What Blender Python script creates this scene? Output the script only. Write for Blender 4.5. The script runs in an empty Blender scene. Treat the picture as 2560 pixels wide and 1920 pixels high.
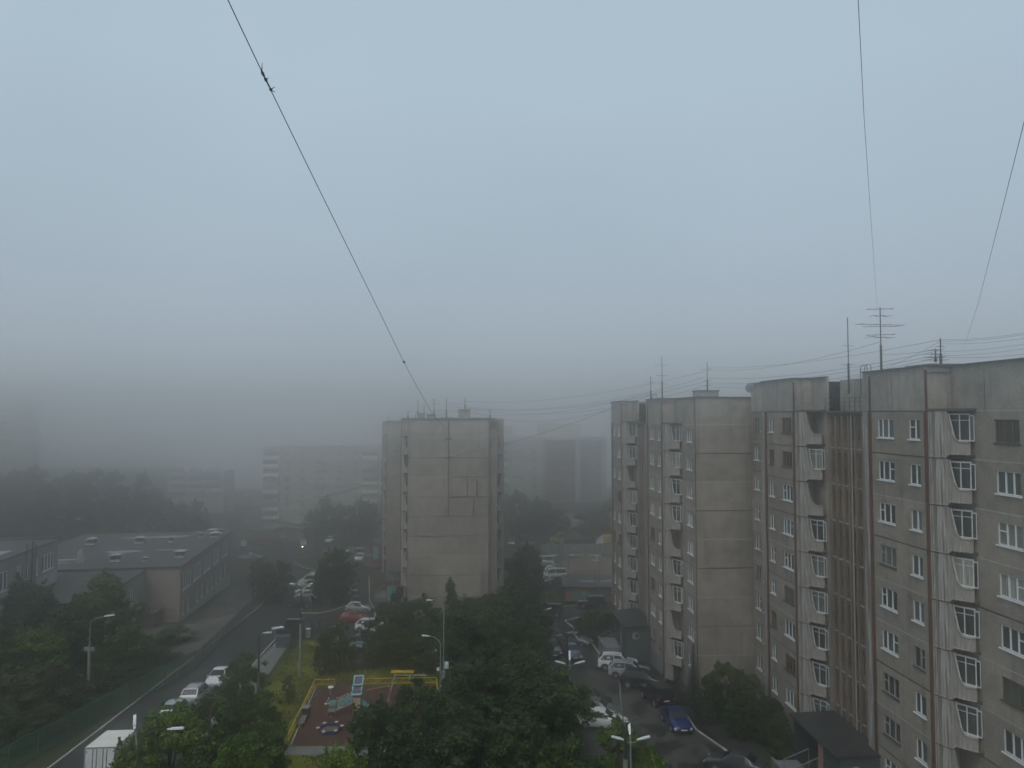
import bpy, bmesh, math, random
import numpy as np
from mathutils import Vector, Matrix
R = math.radians
random.seed(7)
scene = bpy.context.scene
COL = scene.collection

# ------------------------------------------------------------------ camera
ZC, PITCH, F = 27.0, R(2.39), 1800.0
SP, CP = math.sin(PITCH), math.cos(PITCH)
cam_d = bpy.data.cameras.new('camera'); cam = bpy.data.objects.new('camera', cam_d); COL.objects.link(cam)
cam.location = (0, 0, ZC); cam.rotation_euler = (R(90) + PITCH, 0, 0)
cam_d.sensor_width = 36.0; cam_d.lens = 36.0 * F / 2560; cam_d.clip_start = 0.1; cam_d.clip_end = 3000
scene.camera = cam

def ray(px, py):                      # direction of a sight line, 2560x1920 plan units
    dx, dy = (px - 1280) / F, -(py - 960) / F
    return Vector((dx, -dy * SP + CP, dy * CP + SP))
SL = 0.0615
def plane_z(y): return 0.8 - SL * (y - 50)
def ss(t):
    t = max(0.0, min(1.0, t)); return t * t * (3 - 2 * t)
def gz(x, y):                         # terrain height
    yy = max(30.0, min(260.0, y))
    z = plane_z(yy)
    q = (-x - 0.36 * y - 10) / 30
    z += 11 * ss((y - 125) / 85) * ss(q)
    return z
def gp(px, py, dz=0.0):               # point on the sloping ground (dz above it)
    d = ray(px, py)
    # ZC + k dz_ = .8 - SL (k dy - 50) + dz
    k = (0.8 + 50 * SL + dz - ZC) / (d.z + SL * d.y)
    p = d * k
    return Vector((p.x, p.y, plane_z(p.y)))
def at(px, py, y):
    d = ray(px, py); k = y / d.y
    return Vector((d.x * k, y, ZC + d.z * k))

# ------------------------------------------------------------------ mesh builder
class MB:
    def __init__(s): s.v = []; s.f = []; s.m = []
    def face(s, pts, mi=0):
        b = len(s.v); s.v.extend(tuple(p) for p in pts); s.f.append(tuple(range(b, b + len(pts)))); s.m.append(mi)
    def box(s, x0, x1, y0, y1, z0, z1, mi=0, M=None):
        c = [Vector((x, y, z)) for z in (z0, z1) for y in (y0, y1) for x in (x0, x1)]
        if M is not None: c = [M @ p for p in c]
        b = len(s.v); s.v.extend(tuple(p) for p in c)
        for q in ((0, 2, 3, 1), (4, 5, 7, 6), (0, 1, 5, 4), (2, 6, 7, 3), (0, 4, 6, 2), (1, 3, 7, 5)):
            s.f.append(tuple(b + i for i in q)); s.m.append(mi)
    def bar(s, p, q, w, h=None, mi=0):          # rectangular bar from p to q
        p, q = Vector(p), Vector(q); d = q - p; L = d.length
        if L < 1e-6: return
        h = w if h is None else h
        s.box(-w / 2, w / 2, -h / 2, h / 2, 0, L, mi, Matrix.Translation(p) @ d.to_track_quat('Z', 'Y').to_matrix().to_4x4())
    def tube(s, pts, r, n=6, mi=0, caps=True):
        pts = [Vector(p) for p in pts]; rs = r if isinstance(r, (list, tuple)) else [r] * len(pts)
        b = len(s.v); N = len(pts)
        ref = Vector((0.123, 0.31, 1)).normalized()
        d0 = (pts[-1] - pts[0]).normalized()
        if abs(d0.dot(ref)) > 0.9: ref = Vector((1, 0.1, 0)).normalized()
        for i, p in enumerate(pts):
            d = (pts[min(i + 1, N - 1)] - pts[max(i - 1, 0)]).normalized()
            u = d.cross(ref).normalized(); w = d.cross(u)
            for k in range(n):
                a = 2 * math.pi * k / n
                s.v.append(tuple(p + (u * math.cos(a) + w * math.sin(a)) * rs[i]))
        for i in range(N - 1):
            for k in range(n):
                k2 = (k + 1) % n
                s.f.append((b + i * n + k, b + i * n + k2, b + (i + 1) * n + k2, b + (i + 1) * n + k)); s.m.append(mi)
        if caps:
            s.f.append(tuple(b + k for k in range(n))[::-1]); s.m.append(mi)
            s.f.append(tuple(b + (N - 1) * n + k for k in range(n))); s.m.append(mi)
    def prism(s, pts, z0, z1, mi=0, mtop=None):  # plan polygon extruded, z0/z1 numbers or functions of (x,y)
        f0 = z0 if callable(z0) else (lambda x, y: z0); f1 = z1 if callable(z1) else (lambda x, y: z1)
        lo = [(p[0], p[1], f0(p[0], p[1])) for p in pts]; hi = [(p[0], p[1], f1(p[0], p[1])) for p in pts]
        n = len(pts)
        for i in range(n): s.face([lo[i], lo[(i + 1) % n], hi[(i + 1) % n], hi[i]], mi)
        s.face(hi, mi if mtop is None else mtop); s.face(lo[::-1], mi)
    def ball(s, c, r, n=8, m=5, mi=0, sc=(1, 1, 1)):
        b = len(s.v); c = Vector(c)
        for j in range(m + 1):
            t = math.pi * j / m
            for k in range(n):
                a = 2 * math.pi * k / n
                s.v.append((c.x + r * sc[0] * math.sin(t) * math.cos(a), c.y + r * sc[1] * math.sin(t) * math.sin(a), c.z + r * sc[2] * math.cos(t)))
        for j in range(m):
            for k in range(n):
                k2 = (k + 1) % n
                s.f.append((b + j * n + k, b + (j + 1) * n + k, b + (j + 1) * n + k2, b + j * n + k2)); s.m.append(mi)
    def mesh(s, name, mats, smooth=None):
        me = bpy.data.meshes.new(name); me.from_pydata(s.v, [], s.f)
        for m in (mats if isinstance(mats, (list, tuple)) else [mats]): me.materials.append(m)
        me.polygons.foreach_set('material_index', s.m)
        if smooth is not None:
            me.polygons.foreach_set('use_smooth', [True] * len(s.f))
            me.set_sharp_from_angle(angle=R(smooth))
        me.update()
        return me
    def build(s, name, mats, parent=None, smooth=None):
        return put(name, s.mesh(name, mats, smooth), parent)

def put(name, me, parent=None, M=None, mat=None):
    o = bpy.data.objects.new(name, me); COL.objects.link(o)
    if parent is not None: o.parent = parent
    if M is not None: o.matrix_basis = M
    if mat is not None:
        o.material_slots[0].link = 'OBJECT'; o.material_slots[0].material = mat
    return o
def tag(o, label=None, cat=None, group=None, kind=None):
    if label: o['label'] = label
    if cat: o['category'] = cat
    if group: o['group'] = group
    if kind: o['kind'] = kind
    return o
def thing(name, label, cat, loc=(0, 0, 0), rz=0.0, group=None):
    o = bpy.data.objects.new(name, None); COL.objects.link(o); o.empty_display_size = 0.3
    o.location = loc; o.rotation_euler = (0, 0, rz)
    return tag(o, label, cat, group)
def struct(name, mb, mats, smooth=None): return tag(mb.build(name, mats, None, smooth), kind='structure')

# ------------------------------------------------------------------ materials
def new_mat(name):
    m = bpy.data.materials.new(name); m.use_nodes = True
    nt = m.node_tree; b = nt.nodes['Principled BSDF']
    return m, nt, b
def N(nt, t, **kw):
    n = nt.nodes.new(t)
    for k, v in kw.items():
        if hasattr(n, k): setattr(n, k, v)
        else: n.inputs[k.replace('_', ' ')].default_value = v
    return n
def ramp(nt, fac, stops):
    r = nt.nodes.new('ShaderNodeValToRGB'); e = r.color_ramp.elements
    while len(e) < len(stops): e.new(0.5)
    for x, (p, c) in zip(e, stops): x.position = p; x.color = (*c, 1)
    nt.links.new(fac, r.inputs[0]); return r.outputs[0]
def coords(nt, scale=(1, 1, 1), obj=True):
    tc = nt.nodes.new('ShaderNodeTexCoord'); mp = nt.nodes.new('ShaderNodeMapping'); mp.inputs['Scale'].default_value = scale
    nt.links.new(tc.outputs['Object'], mp.inputs[0]); return mp.outputs[0]
def noise(nt, vec, scale, detail=4, rough=0.6):
    n = N(nt, 'ShaderNodeTexNoise'); n.inputs['Scale'].default_value = scale; n.inputs['Detail'].default_value = detail; n.inputs['Roughness'].default_value = rough
    nt.links.new(vec, n.inputs['Vector']); return n.outputs['Fac']
def mixc(nt, fac, a, b, mode='MIX'):
    m = nt.nodes.new('ShaderNodeMix'); m.data_type = 'RGBA'; m.blend_type = mode
    for sock, v in ((m.inputs[0], fac), (m.inputs[6], a), (m.inputs[7], b)):
        if isinstance(v, (int, float)): sock.default_value = v
        elif isinstance(v, tuple): sock.default_value = (*v, 1)
        else: nt.links.new(v, sock)
    return m.outputs[2]
def bump(nt, b, h, strength=0.3, dist=0.05):
    n = nt.nodes.new('ShaderNodeBump'); n.inputs['Strength'].default_value = strength; n.inputs['Distance'].default_value = dist
    nt.links.new(h, n.inputs['Height']); nt.links.new(n.outputs[0], b.inputs['Normal'])
def plain(name, col, rough=0.6, metal=0.0, var=0.12, scale=6.0, spec=0.5):
    m, nt, b = new_mat(name)
    v = coords(nt); f = noise(nt, v, scale)
    c = ramp(nt, f, [(0.3, tuple(x * (1 - var) for x in col)), (0.7, tuple(min(1, x * (1 + var)) for x in col))])
    nt.links.new(c, b.inputs['Base Color']); b.inputs['Roughness'].default_value = rough; b.inputs['Metallic'].default_value = metal
    b.inputs['Specular IOR Level'].default_value = spec
    return m
def concrete(name, lo, hi, streak=0.35, stain=(0.075, 0.06, 0.048), stain_at=(0.54, 0.74), fine=9.0):
    m, nt, b = new_mat(name)
    v = coords(nt); big = noise(nt, v, 0.28, 5, 0.65); c = ramp(nt, big, [(0.3, lo), (0.7, hi)])
    grain = noise(nt, v, fine, 4, 0.85)
    c = mixc(nt, 0.75, c, ramp(nt, grain, [(0.36, (0.6, 0.6, 0.6)), (0.64, (1.34, 1.33, 1.31))]), 'MULTIPLY')
    sn = nt.nodes.new('ShaderNodeVectorMath'); sn.operation = 'FLOOR'                      # every panel has its own tone
    mp = nt.nodes.new('ShaderNodeMapping'); mp.inputs['Location'].default_value = (0.13, 0.31, -1.2 / 2.8); mp.inputs['Scale'].default_value = (1 / 6.4, 1 / 6.2, 1 / 2.8)
    tc2 = nt.nodes.new('ShaderNodeTexCoord'); nt.links.new(tc2.outputs['Object'], mp.inputs[0]); nt.links.new(mp.outputs[0], sn.inputs[0])
    wn = nt.nodes.new('ShaderNodeTexWhiteNoise'); nt.links.new(sn.outputs[0], wn.inputs['Vector'])
    c = mixc(nt, 1.0, c, ramp(nt, wn.outputs['Value'], [(0.0, (0.86, 0.865, 0.875)), (1.0, (1.12, 1.105, 1.085))]), 'MULTIPLY')
    blot = noise(nt, v, 0.9, 5, 0.7); c = mixc(nt, 1.0, c, ramp(nt, blot, [(0.35, (0.78, 0.78, 0.79)), (0.6, (1.08, 1.08, 1.07))]), 'MULTIPLY')
    vs = coords(nt, (1.6, 1.6, 0.10)); st = noise(nt, vs, 1.0, 6, 0.65)
    sm = ramp(nt, st, [(stain_at[0], (0, 0, 0)), (stain_at[1], (1, 1, 1))])
    mm = nt.nodes.new('ShaderNodeMath'); mm.operation = 'MULTIPLY'; mm.inputs[1].default_value = streak; nt.links.new(sm, mm.inputs[0])
    c = mixc(nt, mm.outputs[0], c, stain)
    nt.links.new(c, b.inputs['Base Color']); b.inputs['Roughness'].default_value = 0.9; b.inputs['Specular IOR Level'].default_value = 0.2
    bump(nt, b, grain, 0.5, 0.02)
    return m

M = {}
M['wall'] = concrete('pebble dash concrete', (0.262, 0.233, 0.196), (0.335, 0.302, 0.258), 0.62)
M['attic'] = concrete('attic concrete', (0.32, 0.30, 0.265), (0.40, 0.375, 0.335), 0.45)
M['endwall'] = concrete('end wall concrete', (0.255, 0.232, 0.203), (0.318, 0.293, 0.26), 0.55)
M['plinth'] = concrete('plinth concrete', (0.15, 0.16, 0.17), (0.22, 0.23, 0.24), 0.5)
M['seam'] = plain('pale joint mortar', (0.40, 0.39, 0.36), 0.9, var=0.3)
M['tar'] = plain('tar sealed joint', (0.035, 0.032, 0.03), 0.8, var=0.3)
M['stairwall'] = concrete('brown stairwell concrete', (0.115, 0.082, 0.06), (0.175, 0.13, 0.10), 0.5, (0.05, 0.035, 0.03))
M['rust'] = concrete('rusty joint cover', (0.085, 0.036, 0.024), (0.13, 0.062, 0.043), 0.4, (0.05, 0.03, 0.025))
def balcony_mat():
    m, nt, b = new_mat('weathered balcony concrete')
    v = coords(nt); big = noise(nt, v, 0.9, 4)
    c = ramp(nt, big, [(0.3, (0.25, 0.23, 0.205)), (0.7, (0.34, 0.317, 0.285))])
    vs = coords(nt, (3.0, 3.0, 0.22)); st = noise(nt, vs, 1.1, 7, 0.62)
    c = mixc(nt, ramp(nt, st, [(0.53, (0, 0, 0)), (0.57, (0.75, 0.75, 0.75))]), c, (0.52, 0.52, 0.49))
    st2 = noise(nt, coords(nt, (4, 4, 0.16)), 0.8, 5, 0.6)
    c = mixc(nt, ramp(nt, st2, [(0.50, (0, 0, 0)), (0.64, (0.8, 0.8, 0.8))]), c, (0.105, 0.085, 0.065))
    nt.links.new(c, b.inputs['Base Color']); b.inputs['Roughness'].default_value = 0.85
    w = N(nt, 'ShaderNodeTexWave'); w.bands_direction = 'DIAGONAL'; w.inputs['Scale'].default_value = 3.2
    nt.links.new(coords(nt, (1, -1.0, 0.0)), w.inputs['Vector']); bump(nt, b, w.outputs['Fac'], 0.6, 0.04)
    return m
M['balcony'] = balcony_mat()
M['slab'] = plain('dark slab edge', (0.07, 0.065, 0.06), 0.9, var=0.3)  # whole slab much darker than the balcony panels
M['balcpvc'] = plain('weathered white balcony frame', (0.60, 0.62, 0.62), 0.45, var=0.12)
M['pvc'] = plain('white window plastic', (0.80, 0.82, 0.82), 0.4, var=0.04)
M['oldwood'] = plain('old brown window wood', (0.13, 0.085, 0.06), 0.7, var=0.35, scale=20)
M['greywood'] = plain('grey weathered window wood', (0.34, 0.33, 0.31), 0.7, var=0.25, scale=20)
M['metalcap'] = plain('dark metal flashing', (0.08, 0.08, 0.085), 0.5, 0.3)
M['iron'] = plain('dark iron', (0.035, 0.035, 0.035), 0.6, 0.2)
M['galv'] = plain('galvanised steel', (0.26, 0.28, 0.28), 0.5, 0.4)
M['lampwhite'] = plain('white lamp housing', (0.78, 0.8, 0.8), 0.35, var=0.03)
M['polegreen'] = plain('grey green pole paint', (0.20, 0.25, 0.24), 0.5)
M['polecon'] = plain('concrete pole', (0.23, 0.215, 0.20), 0.9, var=0.2)
M['timber'] = plain('old timber pole', (0.11, 0.085, 0.065), 0.9, var=0.3)
M['roof'] = plain('bitumen roofing', (0.055, 0.053, 0.054), 0.75, var=0.3, scale=0.6)
M['porch'] = plain('wet bitumen porch roof', (0.028, 0.03, 0.032), 0.45, var=0.5, scale=0.8)
M['porchwall'] = plain('dark blue green porch paint', (0.045, 0.065, 0.07), 0.6, var=0.2)
M['pink'] = plain('faded pink plaster', (0.34, 0.2, 0.16), 0.8)
M['dark'] = plain('dark void', (0.012, 0.012, 0.012), 0.9)
def glass_mat(name, curtain):
    m, nt, b = new_mat(name)
    oi = nt.nodes.new('ShaderNodeObjectInfo')
    base = ramp(nt, oi.outputs['Random'], [(0.0, (0.012, 0.016, 0.016)), (0.45, (0.03, 0.04, 0.038)), (0.70, (0.06, 0.09, 0.085)), (0.86, (0.11, 0.12, 0.11)), (1.0, (0.30, 0.30, 0.27))])
    v = coords(nt, (14, 14, 0.6)); f = noise(nt, v, 1.0, 3)
    c = mixc(nt, curtain, base, mixc(nt, 1.0, base, ramp(nt, f, [(0.3, (0.5, 0.5, 0.5)), (0.7, (1.9, 1.9, 1.85))]), 'MULTIPLY'))
    nt.links.new(c, b.inputs['Base Color']); b.inputs['Roughness'].default_value = 0.12; b.inputs['Specular IOR Level'].default_value = 0.5
    return m
M['pane'] = glass_mat('window pane', 0.7)
M['darkpane'] = plain('dark stairwell pane', (0.02, 0.016, 0.014), 0.25)

# concrete-like ground sheets
def ground_mat(name, stops, scale, detail_scale, rough=0.95, b_str=0.4, wet=None, blotch=None):
    m, nt, b = new_mat(name)
    v = coords(nt); f = noise(nt, v, scale, 6, 0.62); c = ramp(nt, f, stops)
    g = noise(nt, v, detail_scale, 3, 0.7)
    c = mixc(nt, 0.8, c, ramp(nt, g, [(0.3, (0.55, 0.55, 0.55)), (0.7, (1.4, 1.4, 1.4))]), 'MULTIPLY')
    if blotch:
        f2 = noise(nt, coords(nt, blotch[2]), blotch[0], 6, 0.65)
        c = mixc(nt, ramp(nt, f2, [(blotch[1], (0, 0, 0)), (blotch[1] + 0.06, (0.85, 0.85, 0.85))]), c, blotch[3])
    nt.links.new(c, b.inputs['Base Color']); b.inputs['Roughness'].default_value = rough; b.inputs['Specular IOR Level'].default_value = 0.25
    if wet:
        f3 = noise(nt, v, wet[0], 5, 0.6); nt.links.new(ramp(nt, f3, [(wet[1], (0.42,) * 3), (wet[1] + 0.12, (0.85,) * 3)]), b.inputs['Roughness'])
    bump(nt, b, g, b_str, 0.05)
    return m
M['ground'] = ground_mat('rough grass and earth', [(0.3, (0.022, 0.032, 0.009)), (0.5, (0.036, 0.04, 0.014)), (0.66, (0.06, 0.05, 0.034))], 0.12, 3.0)
M['lawn'] = ground_mat('yellow green lawn', [(0.28, (0.075, 0.092, 0.010)), (0.52, (0.13, 0.13, 0.014)), (0.74, (0.10, 0.085, 0.04))], 0.22, 2.6)
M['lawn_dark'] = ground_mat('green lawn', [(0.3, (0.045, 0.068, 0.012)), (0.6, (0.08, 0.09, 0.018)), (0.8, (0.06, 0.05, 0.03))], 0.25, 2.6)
M['asphalt'] = ground_mat('road asphalt', [(0.3, (0.022, 0.022, 0.023)), (0.7, (0.037, 0.037, 0.037))], 0.16, 16.0, 0.8, 0.2, wet=(0.12, 0.35))
M['yard'] = ground_mat('patched yard asphalt', [(0.3, (0.05, 0.048, 0.044)), (0.7, (0.078, 0.074, 0.067))], 0.35, 14.0, 0.85, 0.2, blotch=(0.5, 0.46, (1.0, 0.5, 1.0), (0.012, 0.012, 0.013)))
M['schoolyard'] = ground_mat('worn school yard', [(0.35, (0.07, 0.062, 0.055)), (0.6, (0.17, 0.155, 0.14))], 0.18, 10.0, blotch=(0.25, 0.5, (1, 0.5, 1), (0.045, 0.042, 0.038)))
M['lot'] = ground_mat('bare building plot', [(0.32, (0.115, 0.09, 0.07)), (0.5, (0.16, 0.13, 0.105)), (0.66, (0.075, 0.075, 0.03))], 0.1, 3.0)
M['rubber'] = ground_mat('red rubber surface', [(0.3, (0.062, 0.026, 0.024)), (0.7, (0.088, 0.038, 0.034))], 0.4, 20.0, 0.9, 0.2)
M['path'] = ground_mat('grey path slabs', [(0.3, (0.13, 0.135, 0.135)), (0.7, (0.19, 0.19, 0.185))], 0.5, 8.0)
M['kerb'] = plain('concrete kerb', (0.36, 0.345, 0.32), 0.9, var=0.25, scale=1.2)

# ------------------------------------------------------------------ world, sun, haze
w = bpy.data.worlds.new('World'); scene.world = w; w.use_nodes = True
nt = w.node_tree; bg = nt.nodes['Background']
sky = nt.nodes.new('ShaderNodeTexSky'); sky.sky_type = 'NISHITA'; sky.sun_disc = False
sky.sun_elevation = R(55); sky.sun_rotation = R(200); sky.air_density = 1.0; sky.dust_density = 2.0; sky.ozone_density = 1.5; sky.altitude = 100
hs = nt.nodes.new('ShaderNodeHueSaturation'); hs.inputs['Saturation'].default_value = 0.55
nt.links.new(sky.outputs[0], hs.inputs['Color'])
cloud = nt.nodes.new('ShaderNodeMix'); cloud.data_type = 'RGBA'; cloud.inputs[0].default_value = 0.78      # overcast layer over the clear sky
sn = nt.nodes.new('ShaderNodeTexNoise'); sn.inputs['Scale'].default_value = 2.4; sn.inputs['Detail'].default_value = 3
tcw = nt.nodes.new('ShaderNodeTexCoord'); nt.links.new(tcw.outputs['Generated'], sn.inputs['Vector'])
nt.links.new(ramp(nt, sn.outputs['Fac'], [(0.3, (4.0, 5.2, 6.0)), (0.7, (4.45, 5.65, 6.5))]), cloud.inputs[7]); nt.links.new(hs.outputs[0], cloud.inputs[6]); sx = nt.nodes.new('ShaderNodeSeparateXYZ'); nt.links.new(tcw.outputs['Generated'], sx.inputs[0])       # an overcast sky is duller towards the horizon
gr = ramp(nt, sx.outputs[2], [(0.0, (0.78, 0.73, 0.74)), (0.16, (0.85, 0.82, 0.835)), (0.42, (1.02, 1.02, 1.02))])
nt.links.new(mixc(nt, 1.0, cloud.outputs[2], gr, 'MULTIPLY'), bg.inputs['Color'])
bg.inputs['Strength'].default_value = 0.11
sd = bpy.data.lights.new('sun', 'SUN'); sd.energy = 1.3; sd.angle = R(40); sd.color = (1.0, 0.97, 0.93)
sun = bpy.data.objects.new('sun', sd); COL.objects.link(sun)
sun.rotation_euler = Vector((math.sin(R(200)) * math.cos(R(55)), math.cos(R(200)) * math.cos(R(55)), math.sin(R(55)))).to_track_quat('Z', 'Y').to_euler()

HAZE_DENSITY, HAZE_ANISO, HAZE_COL = 0.0084, 0.95, (0.92, 0.908, 0.892)
m = bpy.data.materials.new('haze air'); m.use_nodes = True; nt = m.node_tree; nt.nodes.clear()
out = nt.nodes.new('ShaderNodeOutputMaterial'); pv = nt.nodes.new('ShaderNodeVolumePrincipled')
pv.inputs['Color'].default_value = (*HAZE_COL, 1); pv.inputs['Density'].default_value = HAZE_DENSITY; pv.inputs['Anisotropy'].default_value = HAZE_ANISO
nt.links.new(pv.outputs[0], out.inputs['Volume'])
b = MB(); b.box(-312, 312, -45, 392, -13.4, 36.2); haze = b.build('haze', m); tag(haze, 'thick grey morning fog filling the valley between the blocks', 'fog', kind='stuff')

# ------------------------------------------------------------------ render settings
scene.render.engine = 'CYCLES'; cy = scene.cycles
cy.use_denoising = True; cy.max_bounces = 12; cy.diffuse_bounces = 2; cy.glossy_bounces = 2; cy.transmission_bounces = 2; cy.volume_bounces = 12; cy.transparent_max_bounces = 8
cy.sample_clamp_indirect = 4.0; cy.caustics_reflective = False; cy.caustics_refractive = False
scene.view_settings.view_transform = 'Standard'; scene.view_settings.look = 'None'; scene.view_settings.exposure = 0.0; scene.view_settings.gamma = 1.0
# ------------------------------------------------------------------ terrain
xs = list(range(-300, 301, 6)); ys = [-30, 0, 15, 30] + list(range(36, 260, 7)) + list(range(260, 381, 10))
b = MB()
b.v = [(x, y, gz(x, y)) for y in ys for x in xs]
nx = len(xs)
for j in range(len(ys) - 1):
    for i in range(nx - 1):
        b.f.append((j * nx + i, j * nx + i + 1, (j + 1) * nx + i + 1, (j + 1) * nx + i)); b.m.append(0)
struct('ground', b, M['ground'], 60)

def G(pts): return [gp(*p) for p in pts]
def sheet(name, pts, mat, off):       # pts are world (x,y); thin sheet on the slope
    b = MB(); b.face([(p[0], p[1], plane_z(p[1]) + off) for p in pts], 0)
    return struct(name, b, mat)
def kerb(pts, w=0.16, h=0.13, name='kerb'):
    b = MB(); P = [Vector((p[0], p[1], 0)) for p in pts]
    n = len(P); offs = []
    for i in range(n):
        d = (P[min(i + 1, n - 1)] - P[max(i - 1, 0)]); d.normalize(); offs.append(Vector((-d.y, d.x, 0)) * w / 2)
    for i in range(n - 1):
        q = [P[i] - offs[i], P[i + 1] - offs[i + 1], P[i + 1] + offs[i + 1], P[i] + offs[i]]
        b.prism([(v.x, v.y) for v in q], lambda x, y: plane_z(y) - 0.1, lambda x, y: plane_z(y) + h)
    return struct(name, b, M['kerb'])
def dense(pts, n=6):
    out = []
    for a, c in zip(pts[:-1], pts[1:]):
        for k in range(n): out.append((a[0] + (c[0] - a[0]) * k / n, a[1] + (c[1] - a[1]) * k / n))
    out.append((pts[-1][0], pts[-1][1])); return out

# left street: straight away from the camera, then a junction with a cross street
lk = [tuple(gp(60, 1960)[:2]), tuple(gp(126, 1920)[:2]), tuple(gp(640, 1525)[:2]), tuple(gp(722, 1446)[:2])]
rk = [tuple(gp(445, 1920)[:2]), tuple(gp(651, 1640)[:2]), tuple(gp(698, 1590)[:2])]
def W(*a): return tuple(gp(*a)[:2])
street = [(lk[0][0] - 0.5, 31)] + lk + [W(655, 1408), W(560, 1385), W(470, 1362), W(500, 1330), W(640, 1326), W(700, 1345), W(860, 1341), W(985, 1341), W(985, 1362), W(900, 1372), W(850, 1372), W(792, 1388), W(742, 1398), W(735, 1405), W(760, 1420), W(812, 1424), W(806, 1450),
          W(790, 1500), W(752, 1524), W(746, 1535), W(845, 1528), W(830, 1560), W(700, 1592)] + [rk[1], rk[0], (rk[0][0] + 1.0, 31)]
sheet('street', street, M['asphalt'], 0.02)
kerb(dense(lk, 8)); kerb(dense(rk, 8))
kerb(dense([W(740, 1398), W(735, 1406), W(760, 1421), W(815, 1426)], 4)); kerb(dense([W(742, 1398), W(792, 1387), W(850, 1371)], 4))
kerb(dense([W(748, 1533), W(795, 1534), W(835, 1527), W(870, 1512)], 4))
yard_l = [W(700, 1592), W(790, 1577), W(820, 1531), W(881, 1525), W(890, 1504), W(890, 1395), W(900, 1374), W(985, 1364), W(985, 1400), W(922, 1440), W(924, 1504), W(940, 1530), W(936, 1560), W(985, 1600), W(1120, 1640), W(1120, 1658), W(960, 1652), W(872, 1668), W(858, 1610), W(810, 1590), W(700, 1612)]
sheet('parking_yard', yard_l, M['yard'], 0.026)
kerb(dense([W(922, 1440), W(924, 1504), W(940, 1530), W(934, 1552)], 4)); kerb(dense([W(935, 1372), W(985, 1372)], 3))
sheet('footpath', [W(556, 1745), W(600, 1690), W(655, 1640), W(706, 1590), W(735, 1592), W(716, 1620), W(690, 1660), W(650, 1720), W(600, 1800), W(540, 1870), W(500, 1870)], M['path'], 0.03)
kerb(dense([W(690, 1618), W(600, 1720)], 6), 0.1, 0.1)
# lawns and playground
sheet('lawn', [W(700, 1660), W(760, 1600), W(850, 1612), W(870, 1680), W(1000, 1666), W(1140, 1668), W(1150, 1800), W(1140, 1960), W(520, 1960), W(560, 1860), W(640, 1740)], M['lawn'], 0.012)
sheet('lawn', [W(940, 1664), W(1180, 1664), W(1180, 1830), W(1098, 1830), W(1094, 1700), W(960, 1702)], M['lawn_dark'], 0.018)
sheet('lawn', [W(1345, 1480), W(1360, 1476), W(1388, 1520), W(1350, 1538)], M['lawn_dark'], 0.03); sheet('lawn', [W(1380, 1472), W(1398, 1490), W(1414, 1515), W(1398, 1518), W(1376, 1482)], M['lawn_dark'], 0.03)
sheet('playground_surface', [W(790, 1718), W(1089, 1712), W(1150, 1864), W(727, 1864)], M['rubber'], 0.03)
kerb(dense([W(727, 1864), W(790, 1718)], 8), 0.1, 0.06)
sheet('garden_path', [W(700, 1867), W(1160, 1867), W(1165, 1888), W(672, 1888)], M['path'], 0.022)
sheet('dirt_patch', [W(845, 1702), W(890, 1700), W(895, 1720), W(838, 1722)], M['rubber'], 0.022)
# right courtyard
cr = [W(1880, 1960), W(1826, 1886), W(1740, 1826), W(1716, 1792), W(1660, 1760), W(1600, 1720), W(1540, 1668), W(1499, 1636), W(1477, 1606), W(1440, 1575), W(1412, 1553), W(1447, 1545)]
yard = [(cr[0][0], 31)] + cr + [W(1540, 1512), W(1540, 1500), W(1450, 1518), W(1412, 1519), W(1392, 1500), W(1372, 1470), W(1352, 1420), W(1330, 1380), W(1300, 1366), W(1260, 1366), W(1262, 1350),
        W(1540, 1346), W(1540, 1368), W(1385, 1369), W(1400, 1400), W(1410, 1430), W(1405, 1440), W(1378, 1462), W(1380, 1480), W(1396, 1516), W(1390, 1530), W(1345, 1540), W(1330, 1600), W(1380, 1700), W(1440, 1800), W(1400, 1960)]
yard.append((yard[-1][0] - 1.5, 31))
sheet('courtyard_road', yard, M['yard'], 0.02)
kerb(dense([W(1870, 1930)] + cr[1:4], 5)); kerb(dense(cr[6:12], 4))
kerb(dense([W(1395, 1519), W(1412, 1517), W(1455, 1514)], 4))
sheet('pavement', [W(1900, 1910), W(1846, 1880), W(1760, 1820), W(1735, 1786), W(1680, 1752), W(1560, 1660), W(1520, 1634), W(1495, 1606), W(1460, 1575), W(1425, 1552), W(1447, 1546), W(1470, 1580), W(1560, 1625), W(1660, 1690), W(1745, 1760), W(1800, 1806), W(1905, 1880)], M['asphalt'], 0.016)
sheet('vacant_lot', [W(1405, 1398), W(1560, 1388), W(1560, 1452), W(1420, 1446), W(1400, 1420)], M['lot'], 0.015)
sheet('school_yard', [W(462, 1560), W(600, 1452), W(640, 1470), W(650, 1512), W(560, 1580), W(480, 1640), W(360, 1640), W(345, 1572)], M['schoolyard'], 0.015)
# light track climbing the foggy hillside
b = MB()
tr = [(-103, 188), (-97, 180), (-92, 173), (-86, 166), (-79, 160), (-74, 156)]
for (x0, y0), (x1, y1) in zip(tr[:-1], tr[1:]):
    for k in range(4):
        a, c = k / 4, (k + 1) / 4
        p, q = (x0 + (x1 - x0) * a, y0 + (y1 - y0) * a), (x0 + (x1 - x0) * c, y0 + (y1 - y0) * c)
        b.face([(p[0] - 1.6, p[1] - 1, gz(p[0] - 1.6, p[1] - 1) + .25), (p[0] + 1.6, p[1] + 1, gz(p[0] + 1.6, p[1] + 1) + .25), (q[0] + 1.6, q[1] + 1, gz(q[0] + 1.6, q[1] + 1) + .25), (q[0] - 1.6, q[1] - 1, gz(q[0] - 1.6, q[1] - 1) + .25)])
struct('hill_path', b, M['path'])
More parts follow.
